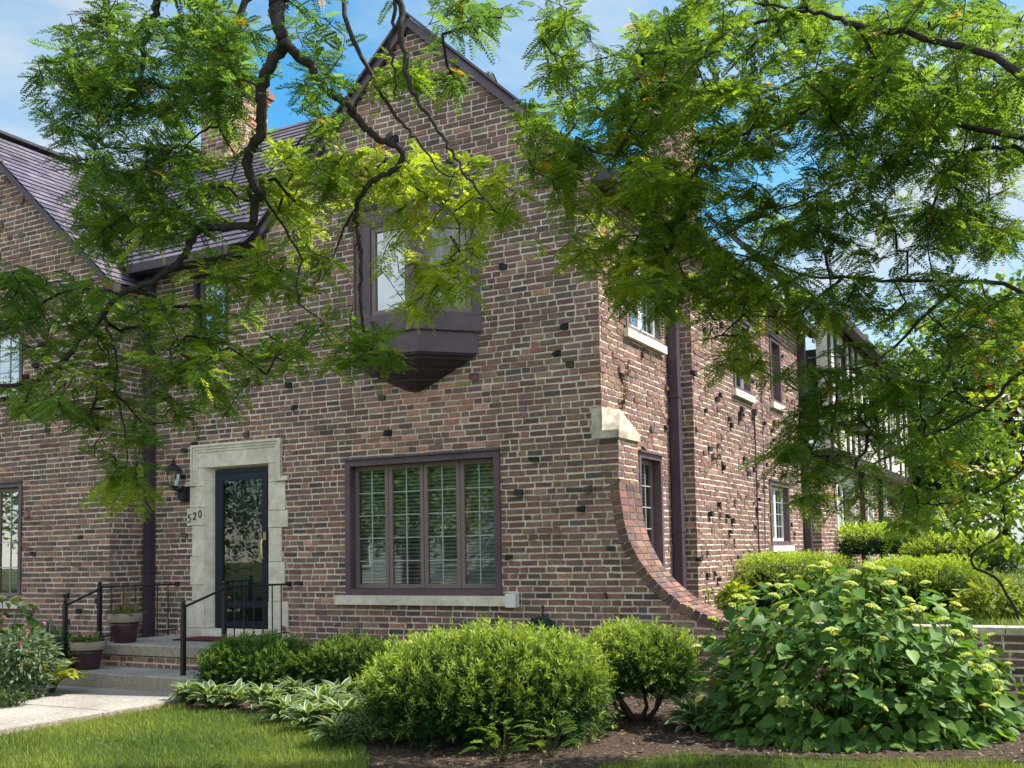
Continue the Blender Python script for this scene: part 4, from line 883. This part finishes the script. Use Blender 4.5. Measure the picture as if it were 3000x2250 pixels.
# ------------------------------------------------------------------ grass blades and chips
def blades(name, n, x0, x1, y0, y1, zf, h, w, keep, seed, tone=1.0):
    g = np.random.default_rng(seed); x = g.uniform(x0, x1, n); y = g.uniform(y0, y1, n); k = keep(x, y); x, y = x[k], y[k]; n = len(x)
    z = zf(y); az = g.uniform(0, 6.283, n); hh = g.uniform(.4, 1.45, n)*h; ln = g.uniform(.1, .75, n)*hh
    W_ = np.c_[np.cos(az), np.sin(az)]*w; d = g.uniform(0, 6.283, n)
    V = np.empty((n, 3, 3)); V[:, 0] = np.c_[x-W_[:, 0], y-W_[:, 1], z]; V[:, 1] = np.c_[x+W_[:, 0], y+W_[:, 1], z]; V[:, 2] = np.c_[x+np.cos(d)*ln, y+np.sin(d)*ln, z+hh]
    pt = .5+.5*np.sin(x*1.9+1.3*np.sin(y*1.4))*np.cos(y*2.3+x*.7); k = np.clip(pt+g.normal(0, .3, n), 0, 1)[:, None]
    T = (np.array([.055, .125, .022])*(1-k)+np.array([.22, .28, .05])*k)*g.uniform(.6, 1.4, (n, 1))*tone; s = g.random(n) < .05; T[s] = np.array([.24, .21, .10])
    T3 = np.repeat(T, 3, axis=0)
    return tag(arrays(name, V.reshape(-1, 3), np.arange(3*n).reshape(-1, 3), T3, GRASSB), kind='stuff')
wkp = wk
blades('grass', 190000, -13.5, 1.2, 4.0, 8.2, lambda y: np.full(y.shape, -.121), .052, .0032, lambda x, y: ~inpoly(bedp, x, y) & ~inpoly(bed2, x, y) & ~inpoly(wkp, x, y) & (x*CY+y*SY < 3.4), 91)
blades('grass', 60000, -3.4, 6, 10.5, 34, lambda y: np.interp(y, ys, zs)-.002, .07, .006, lambda x, y: (y < 27) | (y > 29), 92, 1.25)
g = np.random.default_rng(95); n = 16000; x = g.uniform(-8.3, 1.5, n); y = g.uniform(5.6, 10.1, n); k = inpoly(bedp, x, y); x, y = x[k], y[k]; n = len(x)
az = g.uniform(0, 6.283, n); D = np.c_[np.cos(az), np.sin(az), g.normal(0, .25, n)]; S, Nn = frames(D, g, wob=.3); B = np.c_[x, y, g.uniform(-.112, -.095, n)]
T = np.array([(.12, .08, .055), (.17, .125, .09), (.08, .055, .04), (.22, .17, .125)])[g.integers(0, 4, n)]*g.uniform(.7, 1.3, (n, 1))
tag(scatter('wood_chips', DIAM, B, D, S, Nn, g.uniform(.02, .06, n), T, CHIP, None, .6), kind='stuff')

g = np.random.default_rng(97); n = 900; x = g.uniform(-12.5, .8, n); y = g.uniform(4.6, 8.3, n); onw = inpoly(wk, x, y); k = onw | (g.random(n) < .55); x, y, onw = x[k], y[k], onw[k]; n = len(x)
az = g.uniform(0, 6.283, n); D = np.c_[np.cos(az), np.sin(az), g.normal(0, .2, n)]; S, Nn = frames(D, g, wob=.3); T = np.array([(.30, .24, .06), (.20, .13, .06), (.14, .17, .04), (.10, .07, .04)])[g.integers(0, 4, n)]
tag(scatter('fallen_leaflets', DIAM, np.c_[x, y, np.where(onw, -.066, -.075)], D, S, Nn, g.uniform(.012, .032, n), T, LEAF, None, .7), kind='stuff')
# clover in the lawn
n = 2600; cxy = np.c_[g.uniform(-11.5, .5, 60), g.uniform(4.9, 7.6, 60)]; ci = g.integers(0, 60, n); x = cxy[ci, 0]+g.normal(0, .13, n); y = cxy[ci, 1]+g.normal(0, .13, n); k = ~(inpoly(wk, x, y) | inpoly(bedp, x, y) | inpoly(bed2, x, y)); x, y = x[k], y[k]; n = len(x)
az = g.uniform(0, 6.283, n); D = np.c_[np.cos(az), np.sin(az), g.uniform(.1, .5, n)]; S, Nn = frames(D, g, wob=.3); tag(scatter('clover', DIAM, np.c_[x, y, np.full(n, -.085)], D, S, Nn, g.uniform(.018, .03, n), np.array([.07, .15, .035])*g.uniform(.7, 1.4, (n, 1)), BROAD, None, 1.2), kind='stuff')

# ------------------------------------------------------------------ trees
def pinnate(name, B, D, Lf, T, par, g, pairs=11, mat_=None, wob=.35, lw=.0066, ll=.036):
    n = len(B); S, Nn = frames(D, g, wob=wob)
    t = np.linspace(.16, 1, pairs); V = np.empty((n, pairs, 2, 4, 3), np.float32)
    droop = g.uniform(.05, .35, (n, 1, 1)); R0 = B[:, None]+D[:, None]*(Lf[:, None]*t)[..., None]+np.array([0, 0, -1.0])*(droop*Lf[:, None, None])*(t**2)[None, :, None]
    prof = np.sin(np.pi*np.clip(.22+.72*t, 0, 1))**.6
    for k, sg in enumerate((1, -1)):
        ld = S[:, None]*sg*.82+D[:, None]*.55+Nn[:, None]*g.normal(.0, .18, (n, pairs, 1)); ld = ld/np.linalg.norm(ld, axis=2)[..., None]
        l = ll*(Lf/.165)[:, None, None]*prof[None, :, None]*g.uniform(.85, 1.1, (n, pairs, 1)); w = D[:, None]*.82-S[:, None]*sg*.5
        V[:, :, k, 0] = R0; V[:, :, k, 1] = R0+ld*l*.5+w*lw; V[:, :, k, 2] = R0+ld*l; V[:, :, k, 3] = R0+ld*l*.5-w*lw
    nq = n*pairs*2
    C = np.repeat(T, pairs*2*4, axis=0)*np.repeat(g.uniform(.85, 1.15, (nq, 1)), 4, axis=0)
    # rachis as a thin strip
    Vr = np.empty((n, 4, 3), np.float32); e = B+D*Lf[:, None]+np.array([0, 0, -1.0])*droop[:, :, 0]*Lf[:, None]; md = S*.0012
    Vr[:, 0] = B-md; Vr[:, 1] = B+md; Vr[:, 2] = e+md; Vr[:, 3] = e-md
    Va = np.concatenate([V.reshape(-1, 3), Vr.reshape(-1, 3)]); Ca = np.concatenate([C, np.repeat(T*.9, 4, axis=0)])
    return arrays(name, Va, np.arange(len(Va)).reshape(-1, 4), Ca, mat_ or LEAF, par)
def smooth(pts, k=4):
    P_ = [np.array(p, float) for p in pts]; o = []
    for i in range(len(P_)-1):
        p0, p1, p2, p3 = P_[max(i-1, 0)], P_[i], P_[i+1], P_[min(i+2, len(P_)-1)]
        for j in range(k): u = j/k; o.append(.5*((2*p1)+(p2-p0)*u+(2*p0-5*p1+4*p2-p3)*u*u+(3*p1-p0-3*p2+p3)*u**3))
    o.append(P_[-1]); return o
def grow(limbs, clusters, maxseg=.22):
    """join leaf clusters to the limbs by the shortest twigs; returns twig edges"""
    nodes = []; 
    for pts in limbs:
        for i in range(len(pts)-1):
            k = max(1, int(np.linalg.norm(pts[i+1]-pts[i])/.12))
            for j in range(k): nodes.append(pts[i]+(pts[i+1]-pts[i])*j/k)
        nodes.append(pts[-1])
    nl = len(nodes); nodes = [np.array(q) for q in nodes]; par = [-1]*nl; cl = np.array(clusters); M = len(cl)
    base = np.array(nodes); best = np.empty(M); bi = np.empty(M, int)
    for i in range(M): d = ((base-cl[i])**2).sum(1); j = int(d.argmin()); bi[i] = j; best[i] = d[j]
    done = np.zeros(M, bool); node_of = np.zeros(M, int)
    for _ in range(M):
        i = int(np.where(done, 1e9, best).argmin()); done[i] = True; p = bi[i]; a = nodes[p]; d = cl[i]-a; Ld = np.linalg.norm(d); k = max(1, int(Ld/maxseg)); sag = np.array([R.gauss(0, .04), R.gauss(0, .04), R.uniform(-.02, .05)])*min(1, Ld)
        new = []
        for j in range(1, k+1):
            u = j/k; q = a+d*u+sag*math.sin(math.pi*u)+(np.array([R.gauss(0, .012) for _ in range(3)]) if j < k else 0); nodes.append(q); par.append(p); p = len(nodes)-1; new.append(p)
        node_of[i] = p
        for q in new:
            dd = ((cl-nodes[q])**2).sum(1)*1.08; up = (dd < best) & ~done; best[up] = dd[up]; bi[up] = q
    return nodes, par, nl, node_of
def make_tree(name, label, trunk, limbs, regions, seed, palette, base, leaves_per=4.8, Lr=(.12, .19), tone_up=.08):
    g = np.random.default_rng(seed); t = thing(name, label, 'tree', base)
    mb = MB(); sm = []
    for li, (pts, r0, r1) in enumerate(trunk+limbs):
        s = smooth(pts); k = len(s); rad = [r0+(r1-r0)*i/(k-1) for i in range(k)]; s = [q+np.array([R.gauss(0, .006) for _ in range(3)]) if 0 < i < k-1 else q for i, q in enumerate(s)]
        mb.tube(s, rad, 8 if r0 > .02 else 5)
        if li >= len(trunk): sm.append(s)
    mb.build('trunk', BARK, t, True)
    cl = []; tone = []
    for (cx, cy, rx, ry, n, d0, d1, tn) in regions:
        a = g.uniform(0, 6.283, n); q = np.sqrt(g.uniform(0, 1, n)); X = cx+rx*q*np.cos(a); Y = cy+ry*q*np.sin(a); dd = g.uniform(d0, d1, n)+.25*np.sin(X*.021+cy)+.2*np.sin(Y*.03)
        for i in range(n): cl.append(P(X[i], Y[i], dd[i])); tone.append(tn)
    nodes, par, nl, nof = grow(sm, cl); nodes_a = np.array(nodes)
    cnt = np.ones(len(nodes))
    for i in range(len(nodes)-1, nl-1, -1): cnt[par[i]] += cnt[i]*1.0
    mb = MB()
    for i in range(nl, len(nodes)):
        r = min(.0018+.0012*math.sqrt(cnt[i]), .012); r2 = min(.0018+.0012*math.sqrt(max(1, cnt[i]-1)), .012); mb.tube([nodes[par[i]], nodes[i]], [r, r2], 3, 0, (1, 1, 1), False)
    mb.build('twigs', TWIG, t)
    m_ = len(cl); k = g.poisson(leaves_per, m_)+1; idx = np.repeat(np.arange(m_), k); ni = nof[idx]; pi = np.array(par)[ni]
    u = g.uniform(0, 1.05, len(idx))[:, None]; A = nodes_a[pi]; E_ = nodes_a[ni]; B = A*(1-u)+E_*u; ax = E_-A; ax /= np.linalg.norm(ax, axis=1)[:, None]+1e-9
    az = g.uniform(0, 6.283, len(idx)); D = ax*.45+np.c_[np.cos(az), np.sin(az), g.uniform(-.55, .2, len(idx))]*.85; D /= np.linalg.norm(D, axis=1)[:, None]
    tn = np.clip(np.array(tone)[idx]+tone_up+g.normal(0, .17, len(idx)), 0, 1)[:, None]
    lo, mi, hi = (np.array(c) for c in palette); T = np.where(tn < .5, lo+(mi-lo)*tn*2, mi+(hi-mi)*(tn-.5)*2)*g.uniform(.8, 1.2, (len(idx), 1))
    yel = g.random(len(idx)) < .012; T[yel] = np.array([.30, .20, .03])
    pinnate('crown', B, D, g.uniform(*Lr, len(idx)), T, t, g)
    return t
def PL(d, *xy): return [P(x, y, d if not isinstance(d, tuple) else d[0]+(d[1]-d[0])*i/(len(xy)-1)) for i, (x, y) in enumerate(xy)]
f_ = np.array
# left honey locust: trunk stands left of the view, its limbs reach over the walk
LT = (-5.6, 2.2, -.12); crotch = f_([-5.5, 2.5, 4.3])
l0 = [crotch, f_([-4.9, 3.2, 5.1]), f_([-4.1, 3.95, 5.0])]+PL(5.6, (600, -40), (599, 0), (597, 33), (610, 83))
L1a = PL((5.6, 6.3), (610, 83), (610, 105), (580, 150), (564, 187), (567, 240), (563, 283), (547, 317), (533, 353), (547, 393), (563, 417), (550, 433), (547, 480))
L1c = PL((6.3, 6.4), (547, 480), (540, 486), (483, 490), (433, 493), (420, 510), (405, 545), (375, 575), (312, 616), (255, 640), (213, 692), (180, 728), (139, 777), (98, 810), (60, 827), (0, 834), (-60, 850))
L1b = PL((5.6, 6.6), (610, 83), (630, 110), (652, 130), (673, 143), (687, 173), (724, 210), (757, 230), (767, 253), (797, 283), (824, 303), (864, 323), (866, 347), (854, 365), (814, 383), (794, 407), (777, 430), (770, 457), (769, 483), (774, 530), (780, 577), (777, 638), (782, 687), (790, 745), (796, 785))
limbs = [(l0, .075, .034), (L1a, .034, .026), (L1c, .026, .012), (L1b, .028, .008),
 (PL(6.4, (547, 480), (552, 530), (556, 570), (548, 620)), .012, .005), (PL(6.35, (227, 681), (235, 720), (245, 749), (251, 791), (252, 841), (262, 900), (275, 970), (270, 1040)), .010, .004),
 ([f_([-4.1, 3.95, 5.0])]+PL(5.7, (780, -60), (860, 0), (864, 67), (877, 133), (882, 180), (904, 217), (930, 257), (964, 307), (984, 343), (1010, 383), (1047, 427)), .022, .005),
 (PL(5.7, (856, -10), (852, 50), (844, 93), (850, 150), (855, 207)), .012, .006),
 ([f_([-4.1, 3.95, 5.0])]+PL(6.0, (700, -60), (750, 60), (790, 143), (817, 193), (850, 243), (877, 277), (904, 310), (947, 367), (987, 383)), .018, .004),
 (PL((6.4, 6.5), (864, 370), (897, 407), (950, 437), (984, 473), (995, 520), (985, 600)), .008, .003),
 ([crotch, f_([-5.6, 3.4, 5.3])]+PL(6.2, (430, -120), (343, 0), (337, 27), (310, 100), (300, 180), (240, 240)), .04, .007), ([f_([-5.6, 3.4, 5.3])]+PL(6.4, (560, -60), (530, 0), (510, 67), (480, 140), (440, 200), (330, 180)), .03, .006),
 (PL(6.5, (455, 150), (470, 227), (473, 273), (500, 320), (508, 350), (500, 397), (520, 450)), .009, .004), (PL(6.5, (473, 273), (430, 287), (380, 330), (300, 320), (190, 322)), .008, .003),
 (PL(6.3, (560, 433), (520, 430), (480, 400), (400, 440), (330, 470), (280, 520)), .010, .004), (PL(6.4, (563, 417), (600, 470), (650, 560), (640, 640), (700, 700)), .010, .004), (PL(6.5, (777, 430), (730, 520), (690, 600), (650, 640)), .009, .003),
 ([crotch, f_([-6.8, 3.6, 5.0])]+PL(6.8, (-300, 250), (-120, 420), (0, 560)), .05, .01)]
trunkL = [([f_([-5.6, 2.2, -.2]), f_([-5.62, 2.2, 1.2]), f_([-5.55, 2.3, 2.8]), crotch], .19, .13), ([crotch, f_([-6.0, 1.6, 6]), f_([-6.4, .8, 8])], .12, .04)]
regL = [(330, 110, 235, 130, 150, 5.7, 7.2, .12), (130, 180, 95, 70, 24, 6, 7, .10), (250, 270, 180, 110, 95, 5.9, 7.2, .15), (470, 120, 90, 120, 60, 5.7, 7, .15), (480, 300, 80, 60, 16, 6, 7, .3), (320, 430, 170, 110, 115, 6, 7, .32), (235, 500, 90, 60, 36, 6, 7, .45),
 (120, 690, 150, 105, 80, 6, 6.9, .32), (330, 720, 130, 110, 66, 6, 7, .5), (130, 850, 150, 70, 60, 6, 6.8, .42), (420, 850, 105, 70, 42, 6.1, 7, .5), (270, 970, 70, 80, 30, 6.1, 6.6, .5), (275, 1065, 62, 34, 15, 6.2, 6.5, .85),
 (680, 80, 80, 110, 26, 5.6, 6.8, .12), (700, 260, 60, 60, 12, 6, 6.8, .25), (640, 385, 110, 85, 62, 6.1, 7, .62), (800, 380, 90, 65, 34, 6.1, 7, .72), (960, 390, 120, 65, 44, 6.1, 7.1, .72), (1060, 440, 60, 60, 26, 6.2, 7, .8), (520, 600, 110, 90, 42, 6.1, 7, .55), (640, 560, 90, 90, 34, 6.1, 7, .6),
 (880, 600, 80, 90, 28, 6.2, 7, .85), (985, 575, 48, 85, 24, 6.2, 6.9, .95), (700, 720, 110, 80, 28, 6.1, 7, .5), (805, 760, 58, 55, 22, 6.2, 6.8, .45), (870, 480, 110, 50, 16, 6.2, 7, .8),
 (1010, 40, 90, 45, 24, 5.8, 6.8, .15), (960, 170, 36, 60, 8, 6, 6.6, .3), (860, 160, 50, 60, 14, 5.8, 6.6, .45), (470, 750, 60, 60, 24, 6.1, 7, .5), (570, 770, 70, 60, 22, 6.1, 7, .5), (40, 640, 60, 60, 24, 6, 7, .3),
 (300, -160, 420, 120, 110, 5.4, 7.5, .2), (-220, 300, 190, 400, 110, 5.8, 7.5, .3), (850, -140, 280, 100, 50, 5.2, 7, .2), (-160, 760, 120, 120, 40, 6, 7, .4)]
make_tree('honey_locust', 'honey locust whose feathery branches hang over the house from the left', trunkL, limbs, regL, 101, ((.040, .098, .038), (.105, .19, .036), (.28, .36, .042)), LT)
# right honey locust
RC = f_([1.5, 6.4, 3.6]); RC2 = f_([1.3, 6.2, 5.2])
limbs = [([RC2, f_([.8, 5.9, 5.2])]+PL((5.0, 6.0), (2330, 170), (2150, 120), (1951, 70), (1859, 55), (1804, 40), (1749, 22), (1694, 15), (1600, 0)), .028, .006),
 ([RC2, f_([.8, 6.2, 4.8])]+PL((5.6, 6.6), (2330, 320), (2189, 319), (2116, 323), (2043, 330), (1969, 337), (1925, 352), (1878, 374), (1804, 403), (1731, 436), (1640, 470), (1540, 520)), .017, .004),
 (PL((5.6, 6.4), (2330, 320), (2094, 275), (2068, 242), (2024, 220), (1973, 191), (1933, 172), (1850, 150), (1760, 160), (1650, 200), (1500, 230), (1380, 250)), .019, .004),
 ([RC, f_([.9, 6.5, 3.7])]+PL((6.0, 7.2), (2330, 650), (2169, 614), (2081, 608), (2001, 606), (1901, 604), (1821, 598), (1733, 594), (1640, 560), (1540, 545), (1440, 570), (1330, 590)), .017, .004),
 (PL((6.6, 7.4), (1821, 598), (1741, 666), (1701, 682), (1625, 684), (1540, 690)), .012, .004),
 ([RC, f_([1.0, 6.6, 3.2])]+PL((6.0, 7.0), (2330, 730), (2212, 802), (2141, 866), (2057, 918), (2001, 938), (1961, 970), (1881, 1002), (1841, 1022), (1801, 1050)), .017, .004),
 ([RC, f_([1.0, 6.6, 2.6])]+PL((6.4, 7.2), (2330, 920), (2212, 1014), (2161, 1050), (2081, 1082), (2001, 1086), (1920, 1080)), .013, .003),
 (PL((6.3, 6.8), (1951, 70), (1800, 200), (1650, 290), (1500, 360), (1400, 430)), .014, .004), (PL((5.8, 6.6), (1749, 22), (1600, 60), (1450, 110), (1330, 120), (1230, 150)), .012, .003), (PL(6.8, (1733, 594), (1650, 640), (1560, 720), (1490, 740)), .010, .003),
 (PL(6.5, (2081, 608), (1980, 700), (1880, 790), (1760, 800)), .014, .004)]
trunkR = [([f_([1.75, 6.7, -.2]), f_([1.7, 6.65, 1.2]), f_([1.6, 6.5, 2.6]), RC, RC2, f_([1.2, 6.2, 7.5])], .20, .06)]
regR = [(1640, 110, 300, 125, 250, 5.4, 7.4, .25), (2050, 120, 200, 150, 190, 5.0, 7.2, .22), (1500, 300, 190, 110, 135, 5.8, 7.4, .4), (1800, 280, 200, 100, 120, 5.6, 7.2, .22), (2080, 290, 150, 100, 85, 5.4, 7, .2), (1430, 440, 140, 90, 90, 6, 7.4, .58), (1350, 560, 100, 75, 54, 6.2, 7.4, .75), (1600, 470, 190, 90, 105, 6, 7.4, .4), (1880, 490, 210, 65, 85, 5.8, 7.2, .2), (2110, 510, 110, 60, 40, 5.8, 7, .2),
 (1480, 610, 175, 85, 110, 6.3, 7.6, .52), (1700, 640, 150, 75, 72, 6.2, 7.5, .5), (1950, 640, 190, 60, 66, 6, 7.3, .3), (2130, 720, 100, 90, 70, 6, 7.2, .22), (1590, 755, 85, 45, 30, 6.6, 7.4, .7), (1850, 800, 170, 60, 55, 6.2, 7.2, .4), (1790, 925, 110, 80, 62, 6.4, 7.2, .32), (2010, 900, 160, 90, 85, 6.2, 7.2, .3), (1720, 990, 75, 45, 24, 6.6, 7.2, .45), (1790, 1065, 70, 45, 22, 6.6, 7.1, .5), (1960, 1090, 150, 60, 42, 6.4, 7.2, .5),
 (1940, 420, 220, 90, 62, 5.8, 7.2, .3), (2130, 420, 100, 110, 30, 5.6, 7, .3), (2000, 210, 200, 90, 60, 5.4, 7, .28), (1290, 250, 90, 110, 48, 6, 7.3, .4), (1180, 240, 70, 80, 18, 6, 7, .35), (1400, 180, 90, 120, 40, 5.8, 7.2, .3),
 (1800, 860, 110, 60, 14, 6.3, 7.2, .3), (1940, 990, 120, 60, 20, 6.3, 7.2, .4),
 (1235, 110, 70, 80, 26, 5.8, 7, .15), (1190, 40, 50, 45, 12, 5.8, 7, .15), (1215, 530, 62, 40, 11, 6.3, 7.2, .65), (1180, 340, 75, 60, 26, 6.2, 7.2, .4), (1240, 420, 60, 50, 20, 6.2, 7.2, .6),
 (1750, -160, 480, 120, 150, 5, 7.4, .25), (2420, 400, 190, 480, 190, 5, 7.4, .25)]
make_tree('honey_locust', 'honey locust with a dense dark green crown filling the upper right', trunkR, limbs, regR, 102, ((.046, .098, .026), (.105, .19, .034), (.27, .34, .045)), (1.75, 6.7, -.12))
# dogwood by the terrace
def broad_tree(name, label, base, trunk, centers, nleaf, ls, tints, seed, group=None, tpl=LANCE, wide=1.5, mat_=None, tr_mat=None):
    g = np.random.default_rng(seed); t = thing(name, label, 'tree', base, group); mb = MB()
    for pts, r0, r1 in trunk: s = smooth(pts); mb.tube(s, [r0+(r1-r0)*i/(len(s)-1) for i in range(len(s))], 7)
    fork = f_(trunk[0][0][-1])
    for c, r in centers: c = f_(c); mb.tube(smooth([fork, (fork+c)/2+g.normal(0, .12, 3)*np.linalg.norm(c-fork)*.4, c]), np.linspace(trunk[0][2]*.8, .006, 9), 5)
    mb.build('trunk', tr_mat or BARK, t, True)
    w = np.array([np.prod(r)**.66 for c, r in centers]); w = w/w.sum(); ci = g.choice(len(centers), nleaf, p=w); C_ = np.array([c for c, r in centers])[ci]; R_ = np.array([r for c, r in centers])[ci]
    D = g.normal(0, 1, (nleaf, 3)); D /= np.linalg.norm(D, axis=1)[:, None]; q = g.uniform(.35, 1, (nleaf, 1))**.6*(1+.3*np.sin(D[:, :1]*5+ci[:, None])*np.cos(D[:, 1:2]*6+D[:, 2:]*4)); B = C_+D*q*R_
    A = D*np.array([1, 1, .2])+g.normal(0, .6, (nleaf, 3))+np.array([0, 0, -.2]); A /= np.linalg.norm(A, axis=1)[:, None]; S, Nn = frames(A, g, wob=.5)
    T = np.array([tints[i] for i in g.integers(0, len(tints), nleaf)])*g.uniform(.7, 1.3, (nleaf, 1))
    scatter('crown', tpl, B, A, S, Nn, g.uniform(.6, 1.2, nleaf)*ls, T, mat_ or LEAF, t, wide)
    return t, B
dg = lambda x, y, d: tuple(P(x, y, d))
tr = [PL(11.5, (2196, 1320), (2175, 1285), (2157, 1254), (2133, 1238), (2105, 1226), (2099, 1202), (2117, 1182), (2153, 1162), (2170, 1120), (2160, 1060))]
dt, Bd = broad_tree('dogwood', 'dogwood with white blossoms and a crooked thin stem at right', (tr[0][0][0], tr[0][0][1], .48), [([f_([tr[0][0][0]+.02, tr[0][0][1], .45])]+tr[0], .018, .012)],
 [(dg(2080, 960, 11.4), (.55, .6, .35)), (dg(2190, 900, 11.6), (.6, .6, .45)), (dg(2140, 1090, 11.3), (.6, .6, .28)), (dg(2030, 1120, 11.2), (.5, .5, .2)), (dg(2240, 1080, 11.7), (.5, .6, .4)), (dg(2120, 1010, 11.2), (.5, .5, .3)), (dg(2200, 1180, 11.3), (.35, .4, .16)), (dg(2260, 800, 11.8), (.6, .6, .5))],
 1900, .13, [(.15, .24, .03), (.10, .18, .025), (.22, .30, .04), (.07, .13, .025)], 111)
g = np.random.default_rng(5); blossom = None
for (x, y) in ((2085, 1012), (2100, 1018), (2120, 1015), (2070, 1020), (2110, 1008), (2140, 1022), (2150, 1018), (2050, 960), (2180, 870), (2160, 855), (2200, 905), (2090, 905), (2130, 880), (2062, 1008)):
    q = P(x+g.uniform(-5, 5), y, 10.9)
    if blossom is None:
        mb = MB()
        for k in range(4):
            w = k*math.pi/2; d_ = f_([math.cos(w), math.sin(w), .1]); s_ = f_([-math.sin(w), math.cos(w), 0]); z = f_([0, 0, 0.]); mb.face([z, d_*.035+s_*.022, d_*.06, d_*.035-s_*.022], 0, (.80, .79, .72))
        mb.ball((0, 0, .008), .008, 0, (.3, .35, .1), 6); blossom = mb.build('blossom', PETAL); o = blossom
    else: o = blossom.copy(); COL.objects.link(o)
    o.parent = dt; o.matrix_parent_inverse = Matrix.Identity(4); o.location = tuple(q-f_(dt.location)); o.rotation_euler = (g.uniform(-.6, .6), g.uniform(-.6, .6), g.uniform(0, 3))
# trees farther off
def bgtree(x, y, h, r, label, seed, tints, n=2600, z0=0.0, ls=.30, group='trees behind the houses'):
    n = int(n*2) if n < 9000 else n
    rr = random.Random(seed); cs = [((x+rr.uniform(-.6, .6)*r, y+rr.uniform(-.6, .6)*r, z0+h*rr.uniform(.25, .9)), (r*rr.uniform(.4, .65), r*rr.uniform(.4, .65), h*rr.uniform(.12, .2))) for _ in range(14)]
    return broad_tree('leafy_tree', label, (x, y, z0), [([f_([x, y, z0-.2]), f_([x+.1, y, z0+h*.2]), f_([x, y+.1, z0+h*.4])], .2, .12)], cs, n, ls, tints, seed, group, DIAM, 1.0)
GR = [(.05, .10, .025), (.08, .14, .03), (.035, .07, .02), (.11, .17, .04)]
bgtree(-1.6, 36, 9, 3.4, 'pale green tree beyond the far end of the timbered house', 121, GR, 3600, .9); bgtree(-5.5, 44, 10, 4, 'round green tree showing over the timbered house roof end', 122, GR, 2600, .9); bgtree(2.2, 38, 9, 4, 'large green tree behind the dogwood at the right edge', 123, GR, 3200, .9)
bgtree(.3, 33, 7, 2.2, 'reddish leaved tree behind the dogwood crown', 124, [(.18, .05, .03), (.22, .09, .04), (.12, .06, .03)], 1800, .9, .24)
bgtree(-3.4, 34, 4.5, 2.0, 'low dark tree at the end of the house row', 125, [(.03, .06, .02), (.05, .09, .025)], 2200, .9)
bgtree(5.5, 30, 8, 3.5, 'leafy green tree outside the right edge behind the lawn', 126, GR, 1800, .9)
for i, (x, y, h, r, lb) in enumerate(((-21, -11, 9, 4, 'broad street tree across the road mirrored in the big window'), (-32, -11, 8, 3.6, 'street tree across the road mirrored in the front door'), (-15, -17, 10, 4, 'tall tree across the road mirrored beside the big window'), (-41, -14, 9, 4, 'far left tree across the road'), (-8, -18, 9, 4, 'tree across the road straight behind the viewer'), (16, 19, 9, 3.6, 'tree on the terrace lawn mirrored in the side windows'))):
    bgtree(x, y, h*1.15, r*1.4, lb, 131+i, GR, 17000 if i < 3 else 3500, -.12 if y < 0 else .6, .22 if i < 3 else .3, 'trees across the road')
# a house across the road, seen only as a reflection
oh = thing('clapboard_house', 'grey clapboard house across the road mirrored in the glass', 'house', (-27, -24, -.12))
mb = MB(); OF = Fr((0, -20, 0), (-1, 0, 0), (0, 1, 0)); OW = [(21, 22.2, .9, 2.5), (24, 25.2, .9, 2.5), (29.5, 30.7, .9, 2.5), (31.5, 32.7, .9, 2.5), (21, 22.2, 3.7, 5.1), (26.4, 27.6, 3.7, 5.1), (31.5, 32.7, 3.7, 5.1)]
z = -.12
while z < 5.6:
    mb.hexa([OF.p(19.5, z, 0), OF.p(34.5, z, 0), OF.p(34.5, z+.15, 0), OF.p(19.5, z+.15, 0), OF.p(19.5, z, .03), OF.p(34.5, z, .03), OF.p(34.5, z+.15, .006), OF.p(19.5, z+.15, .006)], 0); z += .15
mb.box((-34.5, -28, -.12), (-19.5, -20.01, 5.6)); mb.build('wall', mat('grey_clapboard', (.34, .35, .36), .8), oh)
for w in OW:
    mb = MB(); mb.fbox(OF, w[0]-.1, w[1]+.1, w[2]-.1, w[3]+.1, .03, .07); f0 = mb.build('window', WHITE, oh); mb = MB(); mb.fbox(OF, w[0], w[1], w[2], w[3], .072, .08); mb.build('pane', ROOM, f0)
mb = MB(); mb.fbox(OF, 26.4, 27.5, -.1, 2.2, .03, .08); mb.build('door', MAROON, oh)
mb = MB(); mb.face([(-35, -19.5, 5.5), (-19, -19.5, 5.5), (-19, -24, 8.8), (-35, -24, 8.8)]); mb.face([(-35, -28.5, 5.5), (-19, -28.5, 5.5), (-19, -24, 8.8), (-35, -24, 8.8)]); mb.face([(-34.5, -20, 5.5), (-34.5, -28, 5.5), (-34.5, -24, 8.7)], 1); mb.face([(-19.5, -20, 5.5), (-19.5, -28, 5.5), (-19.5, -24, 8.7)], 1); mb.build('roof', [ASPH, STUCCO], oh)
# seedlings under the biggest yew
g = np.random.default_rng(141)
for i, (x, y, n, lb) in enumerate(((1085, 1640, 26, 'feathery seedling at the foot of the biggest yew'), (1190, 1632, 26, 'pale feathery seedling right of the other seedlings under the biggest yew'), (985, 1600, 14, 'small seedling left under the biggest yew'))):
    p = onground(x, y+8); t = thing('seedling', lb, 'seedling', (p[0], p[1], -.12), 'locust seedlings under the biggest yew'); az = g.uniform(0, 6.283, n); q = g.uniform(.02, .16, n)
    B = np.c_[p[0]+np.cos(az)*q, p[1]+np.sin(az)*q, g.uniform(-.05, .16, n)]; D = np.c_[np.cos(az), np.sin(az), g.uniform(.0, .6, n)]; D /= np.linalg.norm(D, axis=1)[:, None]
    pinnate('foliage', B, D, g.uniform(.10, .16, n), np.array([.11, .19, .035])*g.uniform(.7, 1.5, (n, 1)), t, g)
    mb = MB()
    for k in range(n): mb.tube([(p[0], p[1], -.12), tuple(B[k])], .002, 3, 0, (.09, .1, .04))
    mb.build('stem', LEAF, t)
